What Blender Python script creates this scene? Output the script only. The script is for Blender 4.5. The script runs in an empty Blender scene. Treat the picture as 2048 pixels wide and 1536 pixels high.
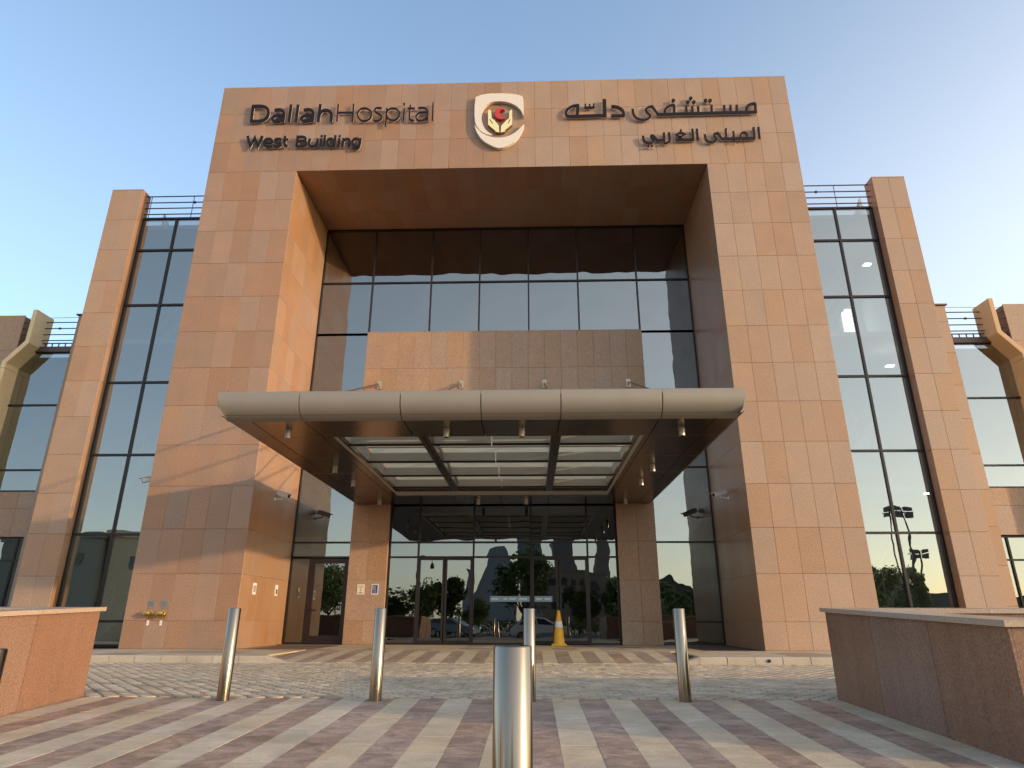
import bpy, math, random
from mathutils import Vector, Matrix
from mathutils.geometry import tessellate_polygon
R_ = math.radians
random.seed(7)
SC = bpy.context.scene
COL = SC.collection

# ------------------------------------------------------------------ camera
cam_d = bpy.data.cameras.new('camera'); cam = bpy.data.objects.new('camera', cam_d); COL.objects.link(cam)
SC.camera = cam
yaw, pit, rol = R_(-1.706), R_(19.721), R_(0.089)
fw = Vector((math.sin(yaw)*math.cos(pit), math.cos(yaw)*math.cos(pit), math.sin(pit)))
rt = Vector((math.cos(yaw), -math.sin(yaw), 0)); up = rt.cross(fw)
r2 = rt*math.cos(rol)+up*math.sin(rol); u2 = -rt*math.sin(rol)+up*math.cos(rol)
M = Matrix((r2, u2, -fw)).transposed().to_4x4(); M.translation = Vector((0.457, -17.5, 0.743))
cam.matrix_world = M
cam_d.sensor_width = 36; cam_d.lens = 1307.5/2048*36
cam_d.clip_start = 0.05; cam_d.clip_end = 9000

# ------------------------------------------------------------------ sky, sun, exposure
SUN = Vector((2.376, -1.0, 0.367)).normalized()
w = bpy.data.worlds.new('World'); SC.world = w; w.use_nodes = True
wn = w.node_tree.nodes; wl = w.node_tree.links
sky = wn.new('ShaderNodeTexSky'); sky.sky_type = 'NISHITA'; sky.sun_disc = False
sky.sun_elevation = math.asin(SUN.z); sky.sun_rotation = math.atan2(SUN.x, SUN.y)
sky.altitude = 600; sky.air_density = 1.0; sky.dust_density = 1.6; sky.ozone_density = 2.2
# hazy desert evening: the clear Nishita sky plus pale scattered light that thickens toward the horizon
tc = wn.new('ShaderNodeTexCoord'); sp = wn.new('ShaderNodeSeparateXYZ'); wl.new(tc.outputs['Generated'], sp.inputs[0])
hz = wn.new('ShaderNodeMapRange'); hz.inputs['From Min'].default_value = 0.0; hz.inputs['From Max'].default_value = .85
wl.new(sp.outputs['Z'], hz.inputs[0])
def ramp_(cs):
    r_ = wn.new('ShaderNodeValToRGB'); r_.color_ramp.interpolation = 'EASE'
    r_.color_ramp.elements[0].color = (*cs[0], 1); r_.color_ramp.elements[1].color = (*cs[2], 1); q = r_.color_ramp.elements.new(.42); q.color = (*cs[1], 1)
    wl.new(hz.outputs[0], r_.inputs[0]); return r_
cool = ramp_(((2.15, 2.15, 2.2), (1.08, 1.36, 1.72), (.50, .74, 1.08)))      # away from the sun
warm = ramp_(((4.7, 3.9, 2.75), (3.6, 3.2, 2.55), (1.05, 1.02, 1.05)))     # toward the sun
dt = wn.new('ShaderNodeVectorMath'); dt.operation = 'DOT_PRODUCT'; wl.new(tc.outputs['Generated'], dt.inputs[0]); dt.inputs[1].default_value = Vector((SUN.x, SUN.y, 0)).normalized()
dm = wn.new('ShaderNodeMapRange'); dm.interpolation_type = 'SMOOTHSTEP'; dm.inputs['From Min'].default_value = -.45; dm.inputs['From Max'].default_value = .95; wl.new(dt.outputs['Value'], dm.inputs[0])
hs_ = wn.new('ShaderNodeMixRGB'); wl.new(dm.outputs[0], hs_.inputs[0]); wl.new(cool.outputs[0], hs_.inputs[1]); wl.new(warm.outputs[0], hs_.inputs[2])
ad = wn.new('ShaderNodeVectorMath'); ad.operation = 'ADD'; wl.new(sky.outputs[0], ad.inputs[0]); wl.new(hs_.outputs[0], ad.inputs[1])
wl.new(ad.outputs[0], wn['Background'].inputs[0]); wn['Background'].inputs[1].default_value = 0.15
sun_d = bpy.data.lights.new('sun', 'SUN'); sun = bpy.data.objects.new('sun', sun_d); COL.objects.link(sun)
sun_d.energy = 2.0; sun_d.angle = R_(0.9); sun_d.color = (1.0, 0.72, 0.44)
sun.rotation_euler = SUN.to_track_quat('Z', 'Y').to_euler()
SC.view_settings.view_transform = 'Standard'; SC.view_settings.look = 'None'
SC.view_settings.exposure = 0.90; SC.view_settings.gamma = 1.0
SC.cycles.max_bounces = 8; SC.cycles.transparent_max_bounces = 12

# ------------------------------------------------------------------ materials
def mat(name):
    m = bpy.data.materials.new(name); m.use_nodes = True
    n = m.node_tree.nodes; return m, n, m.node_tree.links, n['Principled BSDF']
def plain(name, c, rough=0.5, metal=0.0, spec=0.5, var=0.0, scale=20, bump=0.0):
    m, n, l, b = mat(name)
    b.inputs['Base Color'].default_value = (*c, 1); b.inputs['Roughness'].default_value = rough
    b.inputs['Metallic'].default_value = metal; b.inputs['Specular IOR Level'].default_value = spec
    if var or bump:
        g = n.new('ShaderNodeNewGeometry'); t = n.new('ShaderNodeTexNoise'); t.inputs['Scale'].default_value = scale
        t.inputs['Detail'].default_value = 5; l.new(g.outputs['Position'], t.inputs['Vector'])
        if var:
            mp = n.new('ShaderNodeMapRange'); mp.inputs['From Min'].default_value = .3; mp.inputs['From Max'].default_value = .7
            mp.inputs['To Min'].default_value = 1-var; mp.inputs['To Max'].default_value = 1+var
            l.new(t.outputs[0], mp.inputs[0]); v = n.new('ShaderNodeVectorMath'); v.operation = 'SCALE'
            v.inputs[0].default_value = c; l.new(mp.outputs[0], v.inputs['Scale']); l.new(v.outputs[0], b.inputs['Base Color'])
        if bump:
            bp = n.new('ShaderNodeBump'); bp.inputs['Strength'].default_value = bump; bp.inputs['Distance'].default_value = .01
            l.new(t.outputs[0], bp.inputs['Height']); l.new(bp.outputs[0], b.inputs['Normal'])
    return m
def math_node(n, l, op, a, b):
    x = n.new('ShaderNodeMath'); x.operation = op
    for i, v in enumerate((a, b)):
        if hasattr(v, 'is_linked'): l.new(v, x.inputs[i])
        elif v is not None: x.inputs[i].default_value = v
    return x.outputs[0]
def stone(name, c1, c2, rough, bump=.25, tint=(.86, 1.10), speck=55, vein=0.0, streak=0.0, coat=0.0, stain=0.06):
    """granite: fine speckle, soft cloud, and a tone of its own for each slab"""
    m, n, l, b = mat(name)
    g = n.new('ShaderNodeNewGeometry'); oi = n.new('ShaderNodeObjectInfo')
    s = math_node(n, l, 'FRACT', math_node(n, l, 'ADD', oi.outputs['Random'], g.outputs['Random Per Island']), None)
    t1 = n.new('ShaderNodeTexNoise'); t1.inputs['Scale'].default_value = speck; t1.inputs['Detail'].default_value = 6; t1.inputs['Roughness'].default_value = .75
    t2 = n.new('ShaderNodeTexNoise'); t2.inputs['Scale'].default_value = 1.7; t2.inputs['Detail'].default_value = 5
    l.new(g.outputs['Position'], t1.inputs['Vector']); l.new(g.outputs['Position'], t2.inputs['Vector'])
    r1 = n.new('ShaderNodeValToRGB'); r1.color_ramp.elements[0].position = .33; r1.color_ramp.elements[1].position = .66
    r1.color_ramp.elements[0].color = (*c1, 1); r1.color_ramp.elements[1].color = (*c2, 1)
    l.new(t1.outputs[0], r1.inputs[0]); col = r1.outputs[0]
    if vein:
        off = n.new('ShaderNodeVectorMath'); off.operation = 'MULTIPLY_ADD'; off.inputs[1].default_value = (3.2, 4.6, 3)
        cmb = n.new('ShaderNodeCombineXYZ'); l.new(math_node(n, l, 'MULTIPLY', s, 37.0), cmb.inputs[0]); l.new(math_node(n, l, 'MULTIPLY', s, 91.0), cmb.inputs[1])
        l.new(g.outputs['Position'], off.inputs[0]); l.new(cmb.outputs[0], off.inputs[2])
        t3 = n.new('ShaderNodeTexNoise'); t3.inputs['Scale'].default_value = 1.25; t3.inputs['Detail'].default_value = 9; t3.inputs['Roughness'].default_value = .62; t3.inputs['Distortion'].default_value = 1.1
        l.new(off.outputs[0], t3.inputs['Vector'])
        r3 = n.new('ShaderNodeValToRGB'); r3.color_ramp.elements[0].position = .38; r3.color_ramp.elements[1].position = .62
        r3.color_ramp.elements[0].color = (1-vein, 1-vein, 1-vein, 1); r3.color_ramp.elements[1].color = (1.12, 1.12, 1.12, 1)
        l.new(t3.outputs[0], r3.inputs[0]); mx = n.new('ShaderNodeMixRGB'); mx.blend_type = 'MULTIPLY'; mx.inputs[0].default_value = 1
        l.new(col, mx.inputs[1]); l.new(r3.outputs[0], mx.inputs[2]); col = mx.outputs[0]
    mp = n.new('ShaderNodeMapRange'); mp.inputs['To Min'].default_value = tint[0]; mp.inputs['To Max'].default_value = tint[1]; l.new(s, mp.inputs[0])
    m2 = n.new('ShaderNodeMapRange'); m2.inputs['From Min'].default_value = .3; m2.inputs['From Max'].default_value = .7
    m2.inputs['To Min'].default_value = 1-stain; m2.inputs['To Max'].default_value = 1+stain; l.new(t2.outputs[0], m2.inputs[0])
    k = math_node(n, l, 'MULTIPLY', mp.outputs[0], m2.outputs[0])
    if streak:   # rain streaks
        sv = n.new('ShaderNodeVectorMath'); sv.operation = 'MULTIPLY'; sv.inputs[1].default_value = (5, 5, .22); l.new(g.outputs['Position'], sv.inputs[0])
        t4 = n.new('ShaderNodeTexNoise'); t4.inputs['Scale'].default_value = 1; t4.inputs['Detail'].default_value = 4; l.new(sv.outputs[0], t4.inputs['Vector'])
        m4 = n.new('ShaderNodeMapRange'); m4.inputs['From Min'].default_value = .38; m4.inputs['From Max'].default_value = .6
        m4.inputs['To Min'].default_value = 1-streak; m4.inputs['To Max'].default_value = 1.04; l.new(t4.outputs[0], m4.inputs[0])
        k = math_node(n, l, 'MULTIPLY', k, m4.outputs[0])
    v = n.new('ShaderNodeVectorMath'); v.operation = 'SCALE'; l.new(col, v.inputs[0]); l.new(k, v.inputs['Scale'])
    # some slabs greyer, some pinker
    hs = n.new('ShaderNodeHueSaturation'); l.new(v.outputs[0], hs.inputs['Color'])
    s2 = math_node(n, l, 'FRACT', math_node(n, l, 'MULTIPLY', s, 7.31), None)
    m3 = n.new('ShaderNodeMapRange'); m3.inputs['To Min'].default_value = .86; m3.inputs['To Max'].default_value = 1.08; l.new(s2, m3.inputs[0]); l.new(m3.outputs[0], hs.inputs['Saturation'])
    l.new(hs.outputs[0], b.inputs['Base Color'])
    rm = n.new('ShaderNodeMapRange'); rm.inputs['From Min'].default_value = .3; rm.inputs['From Max'].default_value = .7
    rm.inputs['To Min'].default_value = rough*.85; rm.inputs['To Max'].default_value = min(1, rough*1.15); l.new(t2.outputs[0], rm.inputs[0]); l.new(rm.outputs[0], b.inputs['Roughness'])
    if coat: b.inputs['Coat Weight'].default_value = coat; b.inputs['Coat Roughness'].default_value = .08
    bp = n.new('ShaderNodeBump'); bp.inputs['Strength'].default_value = bump; bp.inputs['Distance'].default_value = .004
    l.new(t1.outputs[0], bp.inputs['Height']); l.new(bp.outputs[0], b.inputs['Normal'])
    return m
def glass(name, r0=.30, tint=(.82, .85, .82), thru=(.28, .30, .27), wave=.8):
    m, n, l, b = mat(name); n.remove(b); out = n['Material Output']
    gl = n.new('ShaderNodeBsdfGlossy'); gl.inputs['Roughness'].default_value = .003; gl.inputs['Color'].default_value = (*tint, 1)
    tr = n.new('ShaderNodeBsdfTransparent'); tr.inputs['Color'].default_value = (*thru, 1)
    fr = n.new('ShaderNodeLayerWeight'); fr.inputs['Blend'].default_value = .5
    p5 = math_node(n, l, 'POWER', fr.outputs['Facing'], 4.0)
    k = n.new('ShaderNodeMapRange'); k.inputs['To Min'].default_value = r0; k.inputs['To Max'].default_value = 1.0; l.new(p5, k.inputs[0])
    g = n.new('ShaderNodeNewGeometry'); t = n.new('ShaderNodeTexNoise'); t.inputs['Scale'].default_value = .9; t.inputs['Detail'].default_value = 1.5
    l.new(g.outputs['Position'], t.inputs['Vector']); bp = n.new('ShaderNodeBump'); bp.inputs['Strength'].default_value = wave; bp.inputs['Distance'].default_value = .012
    l.new(t.outputs[0], bp.inputs['Height']); l.new(bp.outputs[0], gl.inputs['Normal'])
    mx = n.new('ShaderNodeMixShader'); l.new(k.outputs[0], mx.inputs[0]); l.new(tr.outputs[0], mx.inputs[1]); l.new(gl.outputs[0], mx.inputs[2]); l.new(mx.outputs[0], out.inputs[0])
    return m
def brushed(name, c, rough, axis_scale, bump=.12):
    m, n, l, b = mat(name); b.inputs['Base Color'].default_value = (*c, 1); b.inputs['Metallic'].default_value = 1
    g = n.new('ShaderNodeTexCoord'); v = n.new('ShaderNodeVectorMath'); v.operation = 'MULTIPLY'; v.inputs[1].default_value = axis_scale
    l.new(g.outputs['Object'], v.inputs[0]); t = n.new('ShaderNodeTexNoise'); t.inputs['Scale'].default_value = 1; t.inputs['Detail'].default_value = 4; l.new(v.outputs[0], t.inputs['Vector'])
    mp = n.new('ShaderNodeMapRange'); mp.inputs['To Min'].default_value = rough*.75; mp.inputs['To Max'].default_value = rough*1.3; l.new(t.outputs[0], mp.inputs[0]); l.new(mp.outputs[0], b.inputs['Roughness'])
    bp = n.new('ShaderNodeBump'); bp.inputs['Strength'].default_value = bump; bp.inputs['Distance'].default_value = .001; l.new(t.outputs[0], bp.inputs['Height']); l.new(bp.outputs[0], b.inputs['Normal'])
    return m
def emit(name, c, s):
    m, n, l, b = mat(name); b.inputs['Base Color'].default_value = (.8, .8, .8, 1); b.inputs['Emission Color'].default_value = (*c, 1); b.inputs['Emission Strength'].default_value = s
    return m

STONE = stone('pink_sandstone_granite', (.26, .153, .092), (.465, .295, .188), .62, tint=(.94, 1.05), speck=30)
STONE_L = stone('pink_granite_uneven_dimmed', (.24, .130, .074), (.405, .240, .148), .60, tint=(.91, 1.06), speck=30)  # same granite, wider slab tones; the left side's dimmer light darkens its colour
POLISH = stone('polished_pink_granite', (.28, .15, .078), (.41, .235, .135), .33, bump=.05, tint=(.92, 1.06), stain=.05)
MORTAR = plain('dark_joint', (.18, .11, .075), .9)
WALLST = stone('polished_brown_granite', (.13, .07, .045), (.34, .195, .13), .30, bump=.05, tint=(.99, 1.01), speck=60, streak=.07)
COPING = stone('pale_coping_stone', (.31, .215, .15), (.48, .36, .265), .35, tint=(.94, 1.05))
PALE = stone('pale_paving_slab', (.47, .35, .225), (.61, .48, .325), .72, bump=.12, tint=(.95, 1.05), vein=.07, stain=.13)
DARK = stone('veined_rose_paving_slab', (.32, .195, .132), (.48, .33, .24), .68, bump=.12, tint=(.93, 1.07), vein=.36, stain=.15)
PEACH = stone('peach_paving_slab', (.32, .22, .15), (.45, .33, .235), .5, tint=(.92, 1.07), vein=.1)
COBBLE = stone('sandy_fan_cobble', (.38, .29, .195), (.56, .45, .32), .8, bump=.6, tint=(.82, 1.14), speck=40, stain=.16)
COBBASE = plain('cobble_joint_sand', (.15, .11, .075), .95, var=.2, scale=30)
KERB = stone('white_kerb_stone', (.40, .33, .25), (.55, .47, .37), .8, tint=(.93, 1.04), stain=.14)
METAL = plain('champagne_aluminium', (.29, .25, .20), .58, .35, var=.04, scale=2)
SOFFIT = brushed('bronze_soffit_panel', (.235, .185, .14), .22, (3, 3, 3), .03)
BRONZE = plain('dark_bronze_mullion', (.022, .014, .013), .38, .3)
GLASS = glass('reflective_facade_glass')
GLASS_T = glass('reflective_stair_glass', .34, (.86, .88, .83), (.42, .44, .42), .35)
DOORGL = glass('dark_door_glass', .23, (.8, .85, .85), (.22, .22, .2), .35)
STEEL = brushed('brushed_stainless_steel', (.27, .22, .17), .2, (140, 140, 2.5), .10)
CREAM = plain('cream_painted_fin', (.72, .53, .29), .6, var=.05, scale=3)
CREAM_SHADE = plain('cream_fin_warm_shade', (.52, .31, .15), .6, var=.05, scale=3)  # same fin paint; warm light on the shaded side is put into the colour
WHITE = plain('white_paint', (.75, .75, .73), .5)
BLADE = plain('pale_grey_blade', (.46, .45, .42), .35, var=.04, scale=5)
CAMW = plain('camera_white_plastic', (.68, .62, .58), .4)
BLACK = plain('black_plastic', (.02, .02, .02), .35)
LETTER = plain('dark_brown_letter_face', (.014, .010, .012), .6, spec=.2)
LSIDE = plain('pale_acrylic_letter_side', (.60, .54, .58), .4)
EMB = plain('champagne_emblem_metal', (.78, .66, .54), .45, .15)
HAND = plain('pale_yellow_hand_face', (.80, .70, .38), .5)
HSIDE = plain('brass_hand_side', (.22, .15, .05), .4, .5)
RED = plain('red_crescent_face', (.55, .035, .03), .4)
RAIL = plain('bronze_brown_rail', (.10, .065, .06), .45, .4)
BRASS = plain('polished_brass', (.62, .36, .10), .22, 1.0)
PLATEM = plain('grey_sign_plate', (.30, .30, .31), .35, .6)
ORANGE = plain('yellow_cone_plastic', (.82, .43, .02), .45, var=.06, scale=8)
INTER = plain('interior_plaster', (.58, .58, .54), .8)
DARKIN = plain('unlit_interior', (.035, .03, .026), .8)  # near-black walls: the shade of the unlit rooms is put into the colour
FROST = None
m, n, l, b = mat('frosted_skylight_glass'); n.remove(b); FROST = m
tl = n.new('ShaderNodeBsdfTranslucent'); tl.inputs[0].default_value = (.86, .84, .70, 1); df = n.new('ShaderNodeBsdfGlossy'); df.inputs[0].default_value = (.6, .6, .55, 1); df.inputs['Roughness'].default_value = .25
tx = n.new('ShaderNodeTexNoise'); tx.inputs['Scale'].default_value = 2.5; gg = n.new('ShaderNodeNewGeometry'); l.new(gg.outputs['Position'], tx.inputs['Vector'])
rr = n.new('ShaderNodeValToRGB'); rr.color_ramp.elements[0].color = (.36, .34, .23, 1); rr.color_ramp.elements[1].color = (.56, .54, .42, 1); l.new(tx.outputs[0], rr.inputs[0]); l.new(rr.outputs[0], tl.inputs[0])
mx = n.new('ShaderNodeMixShader'); mx.inputs[0].default_value = .12; l.new(tl.outputs[0], mx.inputs[1]); l.new(df.outputs[0], mx.inputs[2]); l.new(mx.outputs[0], n['Material Output'].inputs[0])

# ------------------------------------------------------------------ mesh helpers
class MB:
    def __init__(s): s.v = []; s.f = []; s.m = []
    def add(s, vs, fs, mi=0):
        o = len(s.v); s.v += [tuple(p) for p in vs]; s.f += [tuple(i+o for i in f) for f in fs]; s.m += [mi]*len(fs); return s
    def box(s, x0, x1, y0, y1, z0, z1, mi=0):
        return s.add([(x0,y0,z0),(x1,y0,z0),(x1,y1,z0),(x0,y1,z0),(x0,y0,z1),(x1,y0,z1),(x1,y1,z1),(x0,y1,z1)],
                     [(0,3,2,1),(4,5,6,7),(0,1,5,4),(1,2,6,5),(2,3,7,6),(3,0,4,7)], mi)
    def slab(s, P, t, mi=0):   # P: 4 top corners, thickness down
        return s.add(list(P)+[(p[0],p[1],p[2]-t) for p in P], [(0,1,2,3),(7,6,5,4),(0,4,5,1),(1,5,6,2),(2,6,7,3),(3,7,4,0)], mi)
    def tube(s, a, b, r, n=8, r2=None, mi=0, caps=True):
        a = Vector(a); b = Vector(b); d = (b-a).normalized(); r2 = r if r2 is None else r2
        u = d.orthogonal().normalized(); v = d.cross(u)
        vs = []
        for p, q in ((a, r), (b, r2)):
            vs += [p+(u*math.cos(2*math.pi*i/n)+v*math.sin(2*math.pi*i/n))*q for i in range(n)]
        fs = [(i, (i+1)%n, n+(i+1)%n, n+i) for i in range(n)]
        if caps: fs += [tuple(range(n))[::-1], tuple(range(n, 2*n))]
        return s.add(vs, fs, mi)
    def lathe(s, c, prof, n=24, mi=0, axis=(0,0,1)):
        ax = Vector(axis).normalized(); u = ax.orthogonal().normalized(); v = ax.cross(u); c = Vector(c); vs = []
        for (r, h) in prof: vs += [c+ax*h+(u*math.cos(2*math.pi*i/n)+v*math.sin(2*math.pi*i/n))*r for i in range(n)]
        fs = []
        for k in range(len(prof)-1): fs += [(k*n+i, k*n+(i+1)%n, (k+1)*n+(i+1)%n, (k+1)*n+i) for i in range(n)]
        fs += [tuple(range(n))[::-1], tuple((len(prof)-1)*n+i for i in range(n))]
        return s.add(vs, fs, mi)
    def prism(s, poly, y0, y1, mf=0, ms=0):   # poly in (x, z)
        k = len(poly); tri = tessellate_polygon([[Vector((p[0], p[1], 0)) for p in poly]])
        vs = [(p[0], y0, p[1]) for p in poly]+[(p[0], y1, p[1]) for p in poly]
        o = len(s.v); s.v += vs
        def nz(t):
            a, b_, c = (poly[i] for i in t); return (b_[0]-a[0])*(c[1]-a[1])-(b_[1]-a[1])*(c[0]-a[0])
        for t in tri:
            t = t if nz(t) > 0 else t[::-1]
            s.f.append(tuple(i+o for i in t)); s.m.append(mf)
            s.f.append(tuple(i+k+o for i in t[::-1])); s.m.append(mf)
        area = sum(poly[i][0]*poly[(i+1)%k][1]-poly[(i+1)%k][0]*poly[i][1] for i in range(k))
        for i in range(k):
            j = (i+1) % k; q = (i, i+k, j+k, j) if area > 0 else (i, j, j+k, i+k)
            s.f.append(tuple(a+o for a in q)); s.m.append(ms)
        return s
    def mesh(s, name, mats, smooth=False):
        me = bpy.data.meshes.new(name); me.from_pydata(s.v, [], s.f); 
        for mm in (mats if isinstance(mats, (list, tuple)) else [mats]): me.materials.append(mm)
        me.polygons.foreach_set('material_index', s.m)
        if smooth: me.polygons.foreach_set('use_smooth', [True]*len(s.f)); 
        me.update(); me.validate()
        return me
    def build(s, name, mats, parent=None, smooth=False, loc=None, kind=None):
        o = bpy.data.objects.new(name, s.mesh(name, mats, smooth)); COL.objects.link(o)
        if smooth: sharp(o)
        if parent is not None: o.parent = parent
        if loc: o.location = loc
        if kind: o['kind'] = kind
        return o
def sharp(o, ang=35):
    me = o.data; me.update()
    import bmesh
    bm = bmesh.new(); bm.from_mesh(me)
    for e in bm.edges: e.smooth = not (len(e.link_faces) == 2 and e.calc_face_angle(0) > R_(ang))
    bm.to_mesh(me); bm.free()
def thing(name, label, cat, loc=(0,0,0), group=None, rz=0):
    o = bpy.data.objects.new(name, None); COL.objects.link(o); o.location = loc; o.rotation_euler = (0,0,rz); o.empty_display_size = .2
    o['label'] = label; o['category'] = cat
    if group: o['group'] = group
    return o
def tag(o, label, cat, group=None):
    o['label'] = label; o['category'] = cat
    if group: o['group'] = group
    return o
def struct(mb, name, mats, smooth=False): return mb.build(name, mats, None, smooth, kind='structure')
def copy_tree(o, parent=None):
    c = o.copy(); COL.objects.link(c)
    if parent is not None: c.parent = parent
    for ch in list(o.children): copy_tree(ch, c)
    return c
CACHE = {}
def shared(key, fn, mats):
    k = (key, tuple(m.name for m in mats) if isinstance(mats, (list, tuple)) else mats.name)
    if k not in CACHE: CACHE[k] = fn().mesh(key[0], mats)
    return CACHE[k]
def place(name, me, parent, loc, rot=(0,0,0), label=None):
    o = bpy.data.objects.new(name, me); COL.objects.link(o); o.parent = parent; o.location = loc; o.rotation_euler = rot
    if label: o['label'] = label
    return o
def panel_mesh(name, w_, h_, d, mt):
    """upright slab seen from -y: centred on x,z, front at y=0, edges eased"""
    w_, h_ = round(w_, 3), round(h_, 3)
    def fn():
        c = .005 if mt is not POLISH else .0008; a, b_ = w_/2, h_/2
        vs = [(-a,c,-b_),(a,c,-b_),(a,c,b_),(-a,c,b_),(-a+c,0,-b_+c),(a-c,0,-b_+c),(a-c,0,b_-c),(-a+c,0,b_-c),(-a,d,-b_),(a,d,-b_),(a,d,b_),(-a,d,b_)]
        return MB().add(vs, [(4,5,6,7),(0,1,5,4),(1,2,6,5),(2,3,7,6),(3,0,4,7),(8,9,1,0),(9,10,2,1),(10,11,3,2),(11,8,0,3)])
    return shared((name, w_, h_, d), fn, mt)
J = .004
def panels(parent, name, xs, zs, y, mt, d=.03, jig=.0015, rot=0.0, facing='front'):
    """grid of slabs; facing front: xs along x at depth y. left/right: xs along y at x=y"""
    out = []
    for i in range(len(xs)-1):
        for k in range(len(zs)-1):
            w_ = abs(xs[i+1]-xs[i])-(J if mt is not POLISH else .002); h_ = abs(zs[k+1]-zs[k])-J
            if w_ <= .02 or h_ <= .02: continue
            me = panel_mesh(name, w_, h_, d, mt); cx = (xs[i]+xs[i+1])/2; cz = (zs[k]+zs[k+1])/2; j = random.uniform(0, jig if mt is not POLISH else .0003)
            tr = (random.uniform(-rot, rot), 0, random.uniform(-rot, rot))
            if facing == 'front': out.append(place(name, me, parent, (cx, y+j, cz), tr))
            elif facing == 'right': out.append(place(name, me, parent, (y-j, cx, cz), (0, 0, R_(90)+tr[2])))     # faces +x
            elif facing == 'left': out.append(place(name, me, parent, (y+j, cx, cz), (0, 0, R_(-90)+tr[2])))     # faces -x
            elif facing == 'down': out.append(place(name, me, parent, (cx, cz, y+j), (R_(90)+tr[0], 0, 0)))         # zs along y, faces down
    return out
def lin(a, b_, n_): return [a+(b_-a)*i/n_ for i in range(n_+1)]

# ------------------------------------------------------------------ key dimensions
XL, XR, H, HO, OL, OR, G, S = -10.012, 9.108, 17.968, 14.459, -7.10, 6.173, 3.486, 3.285
CX = -.46
# ================================================================== GROUND
def rampz(y): return -.14-.036*(-9.1-y)
g = MB(); g.add([(-4000,-4000,-.80),(4000,-4000,-.80),(4000,4000,-.80),(-4000,4000,-.80)], [(0,1,2,3)])
struct(g, 'ground', plain('sandy_ground', (.30, .24, .17), .95, var=.15, scale=.4))
# street behind the photographer
g = MB(); g.box(-90, 90, -38, -24.4, -.9, -.72); struct(g, 'street', plain('asphalt', (.055, .052, .05), .85, var=.2, scale=12, bump=.4))
# sloping forecourt bed
g = MB(); g.add([(-16,-24.4,rampz(-24.4)-.03),(16,-24.4,rampz(-24.4)-.03),(16,-9.1,-.17),(-16,-9.1,-.17),(-16,-24.4,-.95),(16,-24.4,-.95),(16,-9.1,-.95),(-16,-9.1,-.95)],
      [(0,1,2,3),(4,5,1,0),(5,6,2,1),(7,4,0,3),(6,7,3,2)])
ramp = struct(g, 'forecourt_pavement', MORTAR)
slope = math.atan(.036)
def slab_mesh(name, w_, l_, t, mt):
    def fn():
        a, b_, c = w_/2, l_/2, .0012
        return MB().add([(-a,-b_,-c),(a,-b_,-c),(a,b_,-c),(-a,b_,-c),(-a+c,-b_+c,0),(a-c,-b_+c,0),(a-c,b_-c,0),(-a+c,b_-c,0),(-a,-b_,-t),(a,-b_,-t),(a,b_,-t),(-a,b_,-t)],
                        [(4,5,6,7),(0,1,5,4),(1,2,6,5),(2,3,7,6),(3,0,4,7),(8,9,1,0),(9,10,2,1),(10,11,3,2),(11,8,0,3)])
    return shared((name, w_, l_, t), fn, mt)
SW = .305
rest = {0: MB(), 1: MB()}
k0 = -16
for k in range(k0, 15):
    x0 = -.24+SW*k; x1 = x0+SW
    dark = (k % 2 == 0)
    cx = (x0+x1)/2
    if x1 <= -4.9 or x0 >= 4.0: continue
    off = random.choice((0, .3))
    y = -9.11-off; ys = [-9.11] if off else []
    ys = [-9.11]+([-9.11-off] if off else [])
    while ys[-1] > -12.9: ys.append(ys[-1]-.6)
    for a, b_ in zip(ys[:-1], ys[1:]):
        L_ = a-b_-.002; yc = (a+b_)/2
        me = slab_mesh('paving_slab', SW-.002, round(L_, 3), .028, DARK if dark else PALE)
        place('paving_slab', me, ramp, (cx, yc, rampz(yc)+random.uniform(-.0012, .0012)), (slope, 0, 0))
    y = ys[-1]
    while y > -24:
        y1 = y-.9; P = [(x0+.002,y1+.002,rampz(y1)),(x1-.002,y1+.002,rampz(y1)),(x1-.002,y-.002,rampz(y)),(x0+.002,y-.002,rampz(y))]
        rest[int(dark)].slab(P, .028); y = y1
for d_ in (0, 1): rest[d_].build('paving_slabs_behind_camera', DARK if d_ else PALE, ramp, kind='stuff')

# cobbled drive
g = MB(); g.box(-40, 40, -9.1, -2.95, -.9, -.165); road = struct(g, 'cobbled_driveway', COBBASE)
cb = MB(); cw, chh = .22, .135
ny = int(6.14/chh); rnd = random.Random(3)
for r in range(ny+1):
    yb = -9.085+r*chh
    for c in range(-52, 52):
        x = c*cw+(cw/2 if r % 2 else 0)-.4
        if x < -9.5 or x > 9.5: continue
        h = rnd.uniform(-.003, .003); ty = rnd.uniform(-.02, .02); tx_ = rnd.uniform(-.02, .02); rw = cw/2-.010
        # fan: rounded edge toward the building, tail toward the viewer
        pts = [(-rw, -.01), (-rw*.45, -.052), (0, -.064), (rw*.45, -.052), (rw, -.01)]
        for q in range(1, 7):
            a = math.pi*q/7; pts.append((rw*math.cos(a), .0+.068*math.sin(a)))
        y_hi = -2.955
        def P(px, py, zz): return (x+px, min(yb+py+.06, y_hi), -.132+zz+h+py*ty+px*tx_)
        n_ = len(pts)
        cb.add([P(px*.80, py*.80, .0) for px, py in pts]+[P(px, py, -.007) for px, py in pts]+[P(px, py, -.035) for px, py in pts],
               [tuple(range(n_))]+[(n_+i, n_+(i+1)%n_, (i+1)%n_, i) for i in range(n_)]+[(2*n_+i, 2*n_+(i+1)%n_, n_+(i+1)%n_, n_+i) for i in range(n_)])
cb.build('fan_cobbles', COBBLE, road, kind='stuff')

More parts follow.
